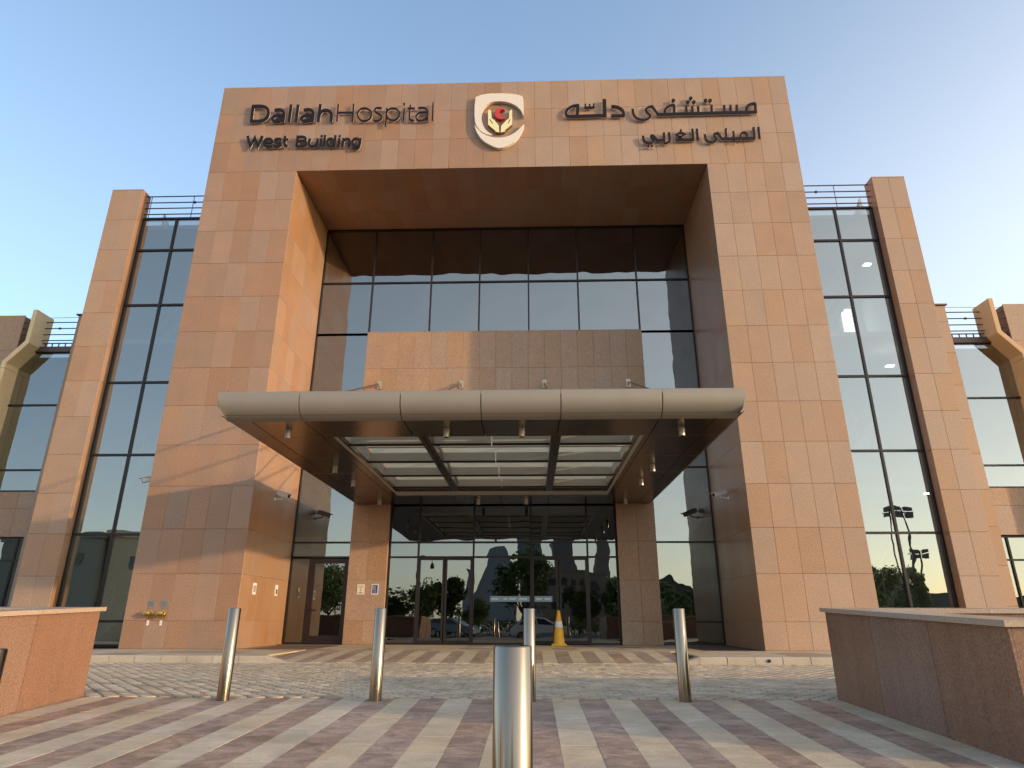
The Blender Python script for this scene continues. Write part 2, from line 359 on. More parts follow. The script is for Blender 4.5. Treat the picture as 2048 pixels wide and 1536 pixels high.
# pavement in front of the building
g = MB(); g.box(-40, -5.2, -2.75, 3.2, -.9, -.035); g.box(3.95, 40, -2.75, 3.2, -.9, -.035); g.box(-5.2, 3.95, -.5, 3.2, -.9, -.035)
g.add([(-5.2,-.5,-.035),(3.95,-.5,-.035),(3.95,-2.95,-.155),(-5.2,-2.95,-.155),(-5.2,-.5,-.9),(3.95,-.5,-.9),(3.95,-2.95,-.9),(-5.2,-2.95,-.9)],
      [(3,2,1,0),(7,6,2,3),(4,7,3,0),(6,5,1,2)])
side = struct(g, 'pavement', MORTAR)
wx = .61
i = 0
for k in range(-8, 8):               # apron slabs beside the glass line
    x0 = -.24+wx*k
    for (a, b_) in ((-.5, .35), (.35, 1.2), (1.2, 2.05), (2.05, 3.18)):
        lo = max(x0, OL+.02); hi = min(x0+wx, OR-.02)
        if a < 0: lo, hi = x0, x0+wx
        if hi-lo < .1: continue
        mt = PEACH if random.random() < .3 else PALE
        me = slab_mesh('paving_slab', round(hi-lo-.006, 3), round(b_-a-.006, 3), .03, mt)
        place('paving_slab', me, side, ((lo+hi)/2, (a+b_)/2, random.uniform(-.001, .001)))
rs = math.atan(.12/2.45)
for k in range(-16, 14):
    x0 = -.24+SW*k; x1 = x0+SW
    if x0 < -5.2 or x1 > 3.98: continue
    for q, (a, b_) in enumerate(((-.5, -1.1), (-1.1, -2.35), (-2.35, -2.95))):
        dk = (k % 2 == 0) and q == 1
        mt = DARK if dk else (PEACH if (k % 4 == 0 or q != 1 and k % 2 == 0) else PALE)
        yc = (a+b_)/2; zc = -(-.5-yc)*.12/2.45
        me = slab_mesh('paving_slab', SW-.005, round(a-b_-.005, 3), .03, mt)
        place('paving_slab', me, side, (x0+SW/2, yc, zc), (rs, 0, 0))
for sx, xa, xb in ((-1, -14.0, -5.2), (1, 3.95, 12.9)):
    n_ = int((xb-xa)/.9)
    for i in range(n_):
        for (a, b_) in ((-.02, -.9), (-.9, -1.8), (-1.8, -2.7)):
            x0 = xa+(xb-xa)*i/n_; x1 = xa+(xb-xa)*(i+1)/n_
            me = slab_mesh('paving_slab', round(x1-x0-.006, 3), round(a-b_-.006, 3), .03, PEACH if random.random() < .25 else PALE)
            place('paving_slab', me, side, ((x0+x1)/2, (a+b_)/2, random.uniform(-.001, .001)))
# kerbs
def kerb(x0, x1, end, label, grp):
    root = thing('kerb', label, 'kerb', ((x0+x1)/2, -2.85, -.16), grp)
    n_ = int(round((x1-x0)/.56)); w_ = (x1-x0)/n_
    def fn():
        h = .165; return MB().add([(-w_/2+.006,-.13,0),(w_/2-.006,-.13,0),(w_/2-.006,-.13,h-.03),(-w_/2+.006,-.13,h-.03),(-w_/2+.006,-.10,h),(w_/2-.006,-.10,h),(-w_/2+.006,.12,h),(w_/2-.006,.12,h),(-w_/2+.006,.12,0),(w_/2-.006,.12,0)],
            [(0,1,2,3),(3,2,5,4),(4,5,7,6),(1,9,7,5,2),(8,0,3,4,6),(9,8,6,7)])
    me = shared(('kerb_stone', round(w_, 3)), fn, KERB)
    for i in range(n_):
        place('kerb_stone', me, root, (x0+w_*(i+.5)-(x0+x1)/2, random.uniform(-.004, .004), random.uniform(-.003, .003)))
    s = -1 if end == 'left' else 1
    xe = x0 if end == 'left' else x1
    mb = MB(); X0, X1 = 0, s*.5
    vs = [(X0,-.13,0),(X1,-.13,0),(X0,-.13,.135),(X1,-.13,.012),(X0,-.10,.163),(X1,-.10,.02),(X0,.12,.163),(X1,.12,.02),(X0,.12,0),(X1,.12,0)]
    fs = [(0,1,3,2),(2,3,5,4),(4,5,7,6),(1,9,7,5,3),(8,0,2,4,6),(9,8,6,7)]
    if s < 0: fs = [f[::-1] for f in fs]
    mb.add(vs, fs); o = mb.build('dropped_kerb_end', KERB, root); o.location = (xe-(x0+x1)/2, 0, 0)
kerb(3.85, 14.49, 'left', 'white kerb along the pavement right of the entrance stripes, small dark hole in it', None)
kerb(-15.5, -5.1, 'right', 'white kerb along the pavement left of the entrance stripes', None)
o = MB().lathe((5.25, -2.985, -.065), [(.034, 0), (.034, .012)], 14, axis=(0,-1,0)).build('drain_hole', BLACK)
tag(o, 'small round dark drain outlet low in the white kerb on the right', 'drain outlet')

# ================================================================== HOSPITAL BUILDING
HB = thing('hospital_building', 'pink granite hospital with tall portal, mirrored glass and stepped side wings', 'building', (0,0,0))
# portal core (behind the slabs)
D = .034
g = MB(); g.box(XL+D, OL-D, D, 9, -.3, H-D); g.box(OR+D, XR-D, D, 9, -.3, H-D); g.box(OL-D, OR+D, D, 9, HO+D, H-D)
portal = g.build('entrance_portal', MORTAR, HB)
cols = lin(XL, XR, 34); zr = [HO]+[14.459+1.1697*i for i in range(1, 4)]
rows_lo = [0, .67]+[.67+1.1555*i for i in range(1, 12)]+[HO]
rows_lo[-2:] = [13.36, HO]
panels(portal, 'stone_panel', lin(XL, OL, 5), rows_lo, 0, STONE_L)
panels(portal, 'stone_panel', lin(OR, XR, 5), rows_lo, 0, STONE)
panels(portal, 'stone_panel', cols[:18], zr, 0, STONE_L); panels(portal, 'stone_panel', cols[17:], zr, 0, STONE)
panels(portal, 'reveal_slab', lin(.01, G-.02, 6), rows_lo, OL, POLISH, rot=.0025, facing='right')
panels(portal, 'reveal_slab', lin(.01, G-.02, 6), rows_lo, OR, POLISH, rot=.0025, facing='left')
panels(portal, 'soffit_slab', lin(OL+.01, OR-.01, 23), lin(.01, G-.02, 3), HO, POLISH, rot=.002, facing='down')
# coping and outer cheeks of the portal, joined
g = MB(); g.box(XL, XR, 0, 9, H-.03, H)
for x in (XL, XR-.03):
    for k in range(15):
        for q in range(8): g.box(x, x+.03, .04+q*1.12, .04+q*1.12+1.11, k*1.198, k*1.198+1.19)
g.build('outer_cheek_slabs', STONE, portal, kind='stuff')

def glazing(name, cells, y, mt, parent, frame=.055, depth=.10, tilt=.0016, bars=None, fr=True):
    """cells: list of (x0,x1,z0,z1). frame bars round each, panes as children"""
    mb = MB(); done = set()
    def bar(x0, x1, z0, z1):
        k = tuple(round(v, 2) for v in (x0, x1, z0, z1))
        if k in done: return
        done.add(k)
        h_ = abs(x1-x0) > abs(z1-z0); yo = .0 if h_ else -.003
        if h_: mb.box(x0, x1, y-.045+yo, y+depth, z0-frame/2, z0+frame/2)
        else: mb.box(x0-frame/2, x0+frame/2, y-.045+yo, y+depth, z0, z1)
    for (x0, x1, z0, z1) in cells:
        bar(x0, x1, z0, z0); bar(x0, x1, z1, z1); bar(x0, x0, z0, z1); bar(x1, x1, z0, z1)
    fo = mb.build(name, BRONZE, parent)
    for (x0, x1, z0, z1) in cells:
        w_, h_ = round(x1-x0-frame, 3), round(z1-z0-frame, 3)
        me = shared(('glass_pane', w_, h_), lambda: MB().add([(-w_/2,0,-h_/2),(w_/2,0,-h_/2),(w_/2,0,h_/2),(-w_/2,0,h_/2)], [(0,1,2,3)]), mt)
        place('glass_pane', me, fo, ((x0+x1)/2, y, (z0+z1)/2), (random.uniform(-tilt, tilt), 0, random.uniform(-tilt, tilt)))
    return fo
XC = [OL+.03, -5.23, -3.095, -1.345, .42, 2.19, 4.30, OR-.03]
cells = []
for i in range(7): cells += [(XC[i], XC[i+1], 12.2, HO-.03), (XC[i], XC[i+1], 10.17, 12.2)]
for a, b_ in ((OL+.03, -5.19), (4.29, OR-.03)):
    cells += [(a, b_, 7.65, 10.17), (a, b_, 5.36, 7.65), (a, b_, 2.99, 5.36)]
cells += [(OL+.03, -5.19, 2.54, 2.99), (4.29, OR-.03, .65, 2.99), (4.29, OR-.03, .03, .65)]
glazing('portal_curtain_wall', cells, G, GLASS, HB)
cells = []
XE = [-4.0, -3.09, -1.36, .43, 2.19, 3.09]
for a, b_ in zip(XE[:-1], XE[1:]): cells += [(a, b_, 2.99, 4.6), (a, b_, 2.54, 2.99)]
cells += [(-4.0, -3.09, .03, 2.54), (-1.36, .43, .03, 2.54), (2.19, 3.09, .03, 2.54)]
glazing('entrance_glazing', cells, G, DOORGL, HB, tilt=.002)
def leaf(x0, x1, z1, hx, parent=HB, y=G, st=.06, name='door', rail=None):
    mb = MB(); t = st
    mb.box(x0, x0+t, y-.05, y+.03, .02, z1); mb.box(x1-t, x1, y-.05, y+.03, .02, z1); mb.box(x0+t, x1-t, y-.05, y+.03, z1-t, z1); mb.box(x0+t, x1-t, y-.05, y+.03, .02, .02+t*1.6)
    d = mb.build(name, BRONZE, parent)
    w_, h_ = x1-x0-2*t, z1-.02-2.6*t
    o = MB().add([(-w_/2,0,-h_/2),(w_/2,0,-h_/2),(w_/2,0,h_/2),(-w_/2,0,h_/2)], [(0,1,2,3)]).build('glass_pane', DOORGL, d, loc=((x0+x1)/2, y-.012, .02+1.6*t+h_/2))
    if hx: 
        hb = MB()
        if rail: hb.box(hx-.02, hx+.02, y-.075, y-.05, .90, 1.03); hb.tube((hx, y-.10, .97), (hx+.20, y-.10, .97), .012)
        else: hb.tube((hx, y-.10, .75), (hx, y-.10, 1.45), .014); hb.tube((hx, y-.10, .85), (hx, y-.04, .85), .01); hb.tube((hx, y-.10, 1.35), (hx, y-.04, 1.35), .01)
        hb.build('door_handle', BRONZE, d, smooth=False)
    return d
# side door with its sidelight
glazing('sidelight', [(OL+.03, -6.47, .03, 2.51)], G, DOORGL, HB)
leaf(-6.44, -5.24, 2.49, -6.38, st=.14, rail=True, name='side_door')
# two pairs of sliding leaves
for a, m_, b_ in ((-3.06, -2.24, -1.39), (.46, 1.28, 2.16)):
    leaf(a, m_-.012, 2.51, None, name='sliding_door'); leaf(m_+.012, b_, 2.51, None, name='sliding_door')
g = MB()
for a in (-3.06, .46): g.box(a, a+1.70, G-.08, G-.052, 2.515, 2.56)
g.build('door_header', BRONZE, HB)
# surround: band over canopy and two piers
g = MB(); sd = S+.034
g.box(-5.18, -4.045, sd, G+.25, -.3, 10.12); g.box(3.145, 4.28, sd, G+.25, -.3, 10.12); g.box(-4.045, 3.145, sd, G+.25, 4.66, 10.12)
sur = g.build('entrance_surround', MORTAR, HB)
sc_ = [-5.217+.5608*i for i in range(18)]
panels(sur, 'stone_panel', sc_, [4.66, 6.484, 7.64, 8.794, 10.155], S, STONE)
for a, m_, b_ in ((-5.217, -4.645, -4.03), (3.11, 3.74, 4.316)):
    panels(sur, 'stone_panel', [a, m_, b_], [0, .665, 1.84, 3.0, 4.155, 4.66], S, STONE)
g = MB()
for z0, z1 in zip([0, .665, 1.84, 3.0], [.665, 1.84, 3.0, 4.66]):
    g.box(-4.045, -4.030, S+.004, G-.06, z0+.003, z1-.003); g.box(3.13, 3.145-.0005, S+.004, G-.06, z0+.003, z1-.003); g.box(-5.217, -5.182, S+.034, G-.06, z0, z1-.003); g.box(4.281, 4.316, S+.034, G-.06, z0, z1-.003)
g.box(-5.217, -5.182, S+.034, G-.06, 4.66, 10.15); g.box(4.281, 4.316, S+.034, G-.06, 4.66, 10.15); g.box(-5.217, 4.316, S+.001, G+.2, 10.156, 10.175)
g.build('return_slabs', STONE, sur)

# pilasters, stair glazing, rails
for s in (-1, 1):
    xa, xb = (-13.84, -12.77) if s < 0 else (11.86, 12.93)
    g = MB(); g.box(xa+D, xb-D, 1+D, 1.5, -.3, 14.52)
    pil = g.build('pilaster', MORTAR, HB)
    zp = [0, .67]+[.67+1.1555*i for i in range(1, 13)]; zp[-1] = 14.56
    panels(pil, 'stone_panel', lin(xa, xb, 2), zp, 1, STONE)
    inner = xb if s < 0 else xa; outer = xa if s < 0 else xb
    for x, f_ in ((inner, 'right' if s < 0 else 'left'), (outer, 'left' if s < 0 else 'right')):
        panels(pil, 'stone_panel', [1.01, 1.49], zp, x, POLISH if x == inner else STONE, facing=f_)
    g = MB(); g.box(xa, xb, 1.0, 1.5, 14.561, 14.60); g.build('coping', STONE, pil)
    # glass between pilaster and portal
    ga, gb = (inner+.03, XL-.03) if s < 0 else (XR+.03, inner-.03)
    mu = -11.59 if s < 0 else 10.62
    zz = [.03, .65, 3.0, 5.34, 7.65, 10.33, 12.38, 13.62]
    cl = []
    for a, b_ in ((ga, mu), (mu, gb)):
        for z0, z1 in zip(zz[:-1], zz[1:]): cl.append((a, b_, z0, z1))
    glazing('stair_glazing', cl, 1.34, GLASS_T, HB, tilt=.0012, frame=.065)
    # rails over the glass
    g = MB()
    for q, z in enumerate((13.78, 14.02, 14.25, 14.50)): g.tube((ga-.03, 1.30, z), (gb+.03, 1.30, z), .021, 8)
    for xx in (ga+1.6, ga+.12): g.tube((xx, 1.34, 13.62), (xx, 1.34, 14.5), .012, 6)
    cxx = ga+(gb-ga)*(.62 if s < 0 else .36)
    g.lathe((cxx-.03, 1.30, 14.25), [(.045, 0), (.045, .06)], 10, axis=(1,0,0))
    g.build('roof_railing', RAIL, HB)
    mb = MB().prism([(-12.52,13.63),(-12.5,14.27),(-12.18,13.63)] if s < 0 else [(11.55,13.63),(11.9,14.45),(12.02,13.63)], 1.95, 2.05); mb.build('roof_brace', INTER, HB)
    # stair shaft behind the glass
    sa, sb = (-13.80, XL) if s < 0 else (XR, 12.89)
    g = MB(); g.box(sa, sb, 5.0, 5.1, 0, 13.5); g.box(sa, sb, 1.55, 5.0, 13.35, 13.5)
    g.box(sa, sb, 1.52, 5.0, 9.05, 9.2); g.box(sa, sb, 3.6, 5.0, 4.6, 4.75)
    xw = (-13.83, -13.801) if s < 0 else (12.891, 12.92); g.box(xw[0], xw[1], 1.51, 5.1, 0, 13.5)
    for z0 in (0.1, 4.7, 9.15):
        for q in range(12):
            t_ = q/12; xx = ga+.5+(gb-ga-1.0)*(t_ if s > 0 else t_)
            g.box(xx, xx+.22, 2.3, 3.5, z0+.19*q-.14, z0+.19*q+.06); xx2 = ga+.5+(gb-ga-1.0)*(1-t_)-.22
            g.box(xx2, xx2+.22, 3.62, 4.8, z0+2.3+.19*q-.14, z0+2.3+.19*q+.06)
    g.build('stair_shaft', INTER, HB)
    g = MB()
    for z0 in (0.1, 4.7, 9.15):
        a = (ga+.5, 2.28, z0+1.0); b_ = (gb-.5, 2.28, z0+3.3); g.tube(a, b_, .02, 6)
        a2 = (a[0], a[1], a[2]-.45); b2 = (b_[0], b_[1], b_[2]-.45); g.tube(a2, b2, .015, 6)
        for q in range(5):
            t_ = q/4; px = a[0]+(b_[0]-a[0])*t_; pz = a[2]+(b_[2]-a[2])*t_; g.tube((px, 2.28, pz), (px, 2.28, pz-.95), .015, 6)
    g.build('stair_balustrade', WHITE, HB)
CEILING_LIGHTS = [(12.05, 2.6, 12.18, 0.32), (12.11, 2.6, 8.44, 0.32), (12.23, 2.2, 4.23, 0.3)]
LIT = emit('lit_ceiling_panel', (1, .97, .88), 8.0)
for (x, y, z, wd) in CEILING_LIGHTS: MB().box(x-wd*.36, x+wd*.36, y-.08, y+.08, z, z+.03).build('ceiling_light', LIT, HB)

MB().box(12.12, 12.50, 4.96, 4.985, 9.80, 11.66).build('sky_glow_pane', emit('rear_window_sky_glow', (.80, .90, 1), 2.6), HB)  # glowing pane stands in for daylight sky through a rear window
# wings
for s in (-1, 1):
    mir = (lambda x: x) if s > 0 else (lambda x: 2*CX-x)
    def bx(mb, x0, x1, y0, y1, z0, z1, mi=0):
        a, b_ = sorted((mir(x0), mir(x1))); mb.box(a, b_, y0, y1, z0, z1, mi)
    # strip next to the pilaster
    g = MB(); bx(g, 12.97, 14.76, 3.33, 4.2, 0, 10.92); strip = g.build('wing_end_wall', MORTAR, HB)
    xs = sorted([mir(12.93), mir(13.86), mir(14.8)])
    panels(strip, 'stone_panel', xs, [0, 1.1]+[1.1+1.1555*i for i in range(1, 9)]+[10.95], 3.3, STONE)
    g = MB(); bx(g, 12.9, 14.86, 3.24, 4.2, 10.951, 11.0); g.build('coping', RAIL, strip)
    # upper wing glass, spandrel, lower glass
    xe = 23.5
    cl = []
    for (a, b_) in ((14.83, 17.15), (18.4, 20.9), (20.9, 23.4)):
        lo, hi = sorted((mir(a), mir(b_)))
        for z0, z1 in ((4.66, 5.37), (5.37, 7.64), (7.64, 9.60)): cl.append((lo, hi, z0, z1))
    glazing('wing_glazing', cl, 3.5, GLASS_T if s > 0 else GLASS, HB)  # right wing takes the brighter-reflecting glass; sun-side brightness is put into it
    cl = []
    for (a, b_) in ((13.0, 15.15), (15.15, 17.3), (17.3, 19.4), (19.4, 21.5), (21.5, 23.4)):
        lo, hi = sorted((mir(a), mir(b_)))
        for z0, z1 in ((.03, 2.45), (2.45, 3.15)): cl.append((lo, hi, z0, z1))
    glazing('ground_floor_glazing', cl, 3.62 if s > 0 else 3.55, GLASS, HB)
    g = MB(); bx(g, 14.85, xe, 3.46, 3.9, 3.21, 4.60); sp = g.build('wing_spandrel', MORTAR, HB)
    lo, hi = sorted((mir(14.82), mir(xe)))
    panels(sp, 'stone_panel', lin(lo, hi, 15), [3.18, 4.08, 4.63], 3.42, STONE)
    g = MB(); bx(g, 14.83, 23.4, 3.40, 3.6, 9.60, 9.80); g.build('glass_head_beam', RAIL, HB)
    g = MB()
    for z in (10.05, 10.28, 10.52, 10.76): g.tube((mir(14.8), 3.45, z), (mir(17.0), 3.45, z), .02, 8)
    g.tube((mir(14.8), 3.6, 11.03), (mir(17.0), 3.6, 11.0), .008, 6)
    g.lathe((mir(15.5)-.03, 3.45, 10.52), [(.04, 0), (.04, .06)], 10, axis=(1,0,0))
    for q in range(9): g.box(mir(14.95+q*.24)-.018, mir(14.95+q*.24)+.018, 3.5, 3.52, 9.8, 9.95)
    lo, hi = sorted((mir(14.8), mir(17.0))); g.box(lo, hi, 3.49, 3.53, 9.95, 9.98)
    g.tube((mir(16.9), 3.6, 10.25), (mir(16.2), 3.6, 9.97), .012, 6)
    g.build('roof_railing', RAIL, HB)
    # bent fins
    CR = CREAM if s < 0 else CREAM_SHADE
    for fx in (16.03, 21.6):
        prof = [(fx, 11.02), (fx, 9.74), (fx+.62, 8.98), (fx+.62, 0.0), (fx+.78, 0.0), (fx+.78, 9.06), (fx+.16, 9.82), (fx+.16, 11.02)]
        pf = [(mir(a), z) for a, z in prof]
        f_ = MB().prism([p for p in pf], 2.9, 3.75).build('bent_fin', CR, HB)
        bv = f_.modifiers.new('bev', 'BEVEL'); bv.width = .02; bv.segments = 2; bv.limit_method = 'ANGLE'
        g = MB(); lo, hi = sorted((mir(fx+.615), mir(fx+.785))); g.box(lo, hi, 2.895, 3.4, 8.80, 8.812); g.build('joint', MORTAR, f_)
    # parapet wall beyond the fin
    g = MB(); bx(g, 16.86, 21.5, 3.42, 4.2, 7.0, 11.0); pw = g.build('parapet_wall', MORTAR, HB)
    lo, hi = sorted((mir(16.84), mir(21.52)))
    panels(pw, 'stone_panel', lin(lo, hi, 4), [7.0, 8.3, 9.65, 11.03], 3.385, STONE)
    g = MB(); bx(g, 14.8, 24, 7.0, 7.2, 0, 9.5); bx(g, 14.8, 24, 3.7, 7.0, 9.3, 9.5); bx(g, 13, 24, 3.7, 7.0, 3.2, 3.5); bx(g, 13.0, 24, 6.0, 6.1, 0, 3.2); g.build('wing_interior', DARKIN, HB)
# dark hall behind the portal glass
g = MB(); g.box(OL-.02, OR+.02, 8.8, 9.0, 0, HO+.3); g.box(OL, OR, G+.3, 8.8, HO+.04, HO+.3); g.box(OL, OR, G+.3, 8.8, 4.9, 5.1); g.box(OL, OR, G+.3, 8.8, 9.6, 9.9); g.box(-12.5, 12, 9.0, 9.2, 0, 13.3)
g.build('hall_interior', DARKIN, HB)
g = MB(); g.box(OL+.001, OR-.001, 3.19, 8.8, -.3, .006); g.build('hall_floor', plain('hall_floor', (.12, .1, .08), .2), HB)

# ================================================================== CANOPY
CN = thing('entrance_canopy', 'bronze metal canopy with curved fascia and glazed skylight over the entrance', 'canopy', (CX, -1.5, 4.156))
def cb_(mb, name, mt, **k):
    o = mb.build(name, mt, CN, **k); o.location = -Vector(CN.location); return o
prof = [(-6.42, 4.60), (-6.437, 4.52), (-6.437, 4.44), (-6.42, 4.36), (-6.38, 4.28), (-6.31, 4.21), (-6.22, 4.16), (-6.12, 4.132)]
fj = [-5.215, -3.71, -1.88, -.43, 1.0, 2.80, 4.285]
for i in range(6):
    a, b_ = fj[i]+.009, fj[i+1]-.009; mb = MB(); n_ = len(prof); vs = []
    for j, (yy, z) in enumerate(prof):
        tin = .10*max(0, (4.60-z)/.44)**1.5
        vs += [(a+(tin if i == 0 else 0), yy, z), (b_-(tin if i == 5 else 0), yy, z)]
    vs += [(v[0], v[1]+.03, v[2]+.02) for v in vs]
    N = 2*n_; fs = []
    for j in range(n_-1): fs.append((2*j+1, 2*j, 2*j+2, 2*j+3)); fs.append((N+2*j, N+2*j+1, N+2*j+3, N+2*j+2))
    for side_ in (0, 1):
        for j in range(n_-1):
            q = (2*j+side_, 2*j+2+side_, N+2*j+2+side_, N+2*j+side_); fs.append(q if side_ else q[::-1])
    fs += [(0, 1, N+1, N), (2*n_-1, 2*n_-2, N+2*n_-2, N+2*n_-1)]
    mb.add(vs, fs); cb_(mb, 'fascia_panel', METAL, smooth=True)
# side fascias
ys_ = [-6.40, -4.88, -3.17, -1.45, .28, 1.8, S-.02]
for xx, s in ((-5.215, 1), (4.285, -1)):
    for a, b_ in zip(ys_[:-1], ys_[1:]):
        mb = MB(); pr = [(0, 4.60), (0, 4.45), (.03, 4.30), (.06, 4.22), (.11, 4.159)]; vs = []; n_ = len(pr)
        for (dx, z) in pr: vs += [(xx+s*dx, a+.006, z), (xx+s*dx, b_-.006, z)]
        vs += [(v[0]+s*.03, v[1], v[2]+.01) for v in vs]; N = 2*n_; fs = []
        for j in range(n_-1): fs += [(2*j, 2*j+1, 2*j+3, 2*j+2), (N+2*j+1, N+2*j, N+2*j+2, N+2*j+3)]
        for q in (0, 1):
            for j in range(n_-1): fs.append((2*j+q, 2*j+2+q, N+2*j+2+q, N+2*j+q))
        fs += [(0, 1, N+1, N), (2*n_-2, 2*n_-1, N+2*n_-1, N+2*n_-2)]
        cb_(mb.add(vs, fs), 'side_fascia_panel', METAL)
g = MB(); g.box(-5.17, -3.56, -6.30, S-.02, 4.20, 4.57); g.box(2.75, 4.24, -6.30, S-.02, 4.20, 4.57); g.box(-3.56, 2.75, -6.30, -4.93, 4.20, 4.57); g.box(-3.56, 2.75, 1.83, S-.02, 4.20, 4.57)
cb_(g, 'canopy_deck', plain('canopy_core', (.06, .045, .035), .8))
# soffit panels
sx_ = [-5.10, -4.70, -3.71, -1.88, -.45, .98, 2.80, 3.80, 4.17]; sy_ = [-6.105, -4.90, -3.17, -1.45, .28, 1.80, S-.02]
for i in range(len(sx_)-1):
    for j in range(len(sy_)-1):
        if 2 <= i <= 5 and 1 <= j <= 4: continue
        me = panel_mesh('soffit_panel', sx_[i+1]-sx_[i]-.012, sy_[j+1]-sy_[j]-.012, .03, SOFFIT)
        o = place('soffit_panel', me, CN, (0,0,0), (R_(90)+random.uniform(-.0012, .0012), random.uniform(-.0012, .0012), 0))
        o.location = Vector(((sx_[i]+sx_[i+1])/2, (sy_[j]+sy_[j+1])/2, 4.156))-Vector(CN.location)
g = MB(); g.box(-3.705, -3.52, -4.89, 1.79, 4.158, 4.19); cb_(g, 'soffit_strip', SOFFIT)
g = MB(); g.box(2.71, 2.795, -4.89, 1.79, 4.158, 4.19); cb_(g, 'soffit_strip', SOFFIT)
g = MB()   # pale lip round the skylight and recess walls
g.box(-3.52, -3.43, -4.89, 1.79, 4.175, 4.19); g.box(2.62, 2.71, -4.89, 1.79, 4.175, 4.19); g.box(-3.43, 2.62, 1.12, 1.79, 4.175, 4.19)
g.box(-3.56, -3.44, -4.93, 1.83, 4.191, 4.56); g.box(2.63, 2.75, -4.93, 1.83, 4.191, 4.56); g.box(-3.44, 2.63, -4.93, -4.87, 4.191, 4.56); g.box(-3.44, 2.63, 1.79, 1.83, 4.191, 4.56)
cb_(g, 'skylight_frame', BLADE)
g = MB(); g.box(-3.43, -3.37, -4.87, 1.12, 4.165, 4.24); g.box(2.55, 2.62, -4.87, 1.12, 4.165, 4.24); g.box(-3.37, 2.55, 1.02, 1.12, 4.165, 4.24)
for xa, xb in ((-1.80, -1.60), (.86, 1.06)):
    g.box(xa, xa+.09, -4.86, 1.02, 4.166, 4.30); g.box(xb-.09, xb, -4.86, 1.02, 4.166, 4.30); g.box(xa+.09, xb-.09, -4.86, 1.02, 4.19, 4.29)
cb_(g, 'skylight_beams', SOFFIT)
bl = ((-3.37, -1.80), (-1.60, .86), (1.06, 2.55))
for yy in (-4.10, -2.50, -.90, .66):
    for (a, b_) in bl:
        segs = [(a, b_)] if b_-a < 2 else [(a, (a+b_)/2-.008), ((a+b_)/2+.008, b_)]
        for (p, q) in segs:
            mb = MB(); mb.box(p+.004, q-.004, yy, yy+.05, 4.225, 4.42); mb.box(p+.004, q-.004, yy-.004, yy+.054, 4.185, 4.224, 1)
            cb_(mb, 'skylight_blade', [BLADE, BRONZE])
for (a, b_) in ((-3.43, -1.70), (-1.70, .96), (.96, 2.62)):
    ys = [-4.86, -4.10, -2.50, -.90, .66, 1.78]
    for p, q in zip(ys[:-1], ys[1:]):
        mb = MB(); mb.add([(a+.01,p+.01,4.575),(b_-.01,p+.01,4.575),(b_-.01,q-.01,4.575),(a+.01,q-.01,4.575)], [(3,2,1,0)]); cb_(mb, 'skylight_pane', FROST)
g = MB()
for xx in (-1.70, .96): g.box(xx-.03, xx+.03, -4.86, 1.78, 4.50, 4.59)
for yy in (-4.10, -2.50, -.90, .66): g.box(-3.43, 2.62, yy-.02, yy+.07, 4.55, 4.565)
cb_(g, 'skylight_bars', BLADE)
# tie rods
for xx in (-4.67, -1.88, .93, 3.75):
    g = MB(); g.box(xx-.07, xx+.07, S-.03, S-.002, 8.05, 8.33, 1); g.box(xx-.02, xx+.02, S-.16, S-.03, 8.12, 8.26, 1)
    g.box(xx-.02, xx+.02, S-.14, S-.03, 7.74, 7.86, 1); g.box(xx-.05, xx+.05, S-.03, S-.002, 7.66, 7.92, 1)
    g.tube((xx, S-.12, 8.19), (xx, -5.2, 4.66), .028, 8); g.tube((xx, S-.12, 7.80), (xx, -1.2, 4.62), .018, 6); g.box(xx-.06, xx+.06, -5.35, -5.1, 4.575, 4.70, 1)
    cb_(g, 'tie_rod', [STEEL, plain('bracket_metal', (.45, .38, .30), .4, .7)])
# downlights: things of their own
def dl():
    mb = MB().lathe((0,0,0), [(.058, 0), (.058, -.165)], 20); root = thing('downlight', '', 'ceiling light', (0,0,0), 'downlights under the canopy')
    mb.build('light_housing', plain('downlight_body', (.60, .54, .46), .35, .5), root, smooth=True)
    MB().lathe((0,0,0), [(.047, -.168), (.047, -.166)], 16).build('light_lens', plain('lens', (.05, .04, .03), .2), root)
    return root
d0 = dl(); first = True
rowsl = {-5.48: 'in the front row by the curved fascia', -2.30: 'beside the second row of skylight bays', -.60: 'beside the third row of skylight bays', 2.40: 'in the back row nearest the glass doors'}
for (xx, yy, tx_) in [(-4.2,-5.48,'leftmost'), (-1.15,-5.48,'left middle'), (.29,-5.48,'right middle'), (3.31,-5.48,'rightmost'), (-4.2,-2.3,'left side'), (3.31,-2.3,'right side'), (-4.2,-.6,'left side'), (3.31,-.6,'right side'), (-4.18,2.4,'leftmost'), (-1.15,2.35,'left middle'), (.30,2.35,'right middle'), (3.31,2.4,'rightmost')]:
    o = d0 if first else copy_tree(d0); first = False; o.location = (xx, yy, 4.152)
    o['label'] = 'cylindrical canopy downlight, %s one %s' % (tx_, rowsl[yy if yy < 2 else 2.40])

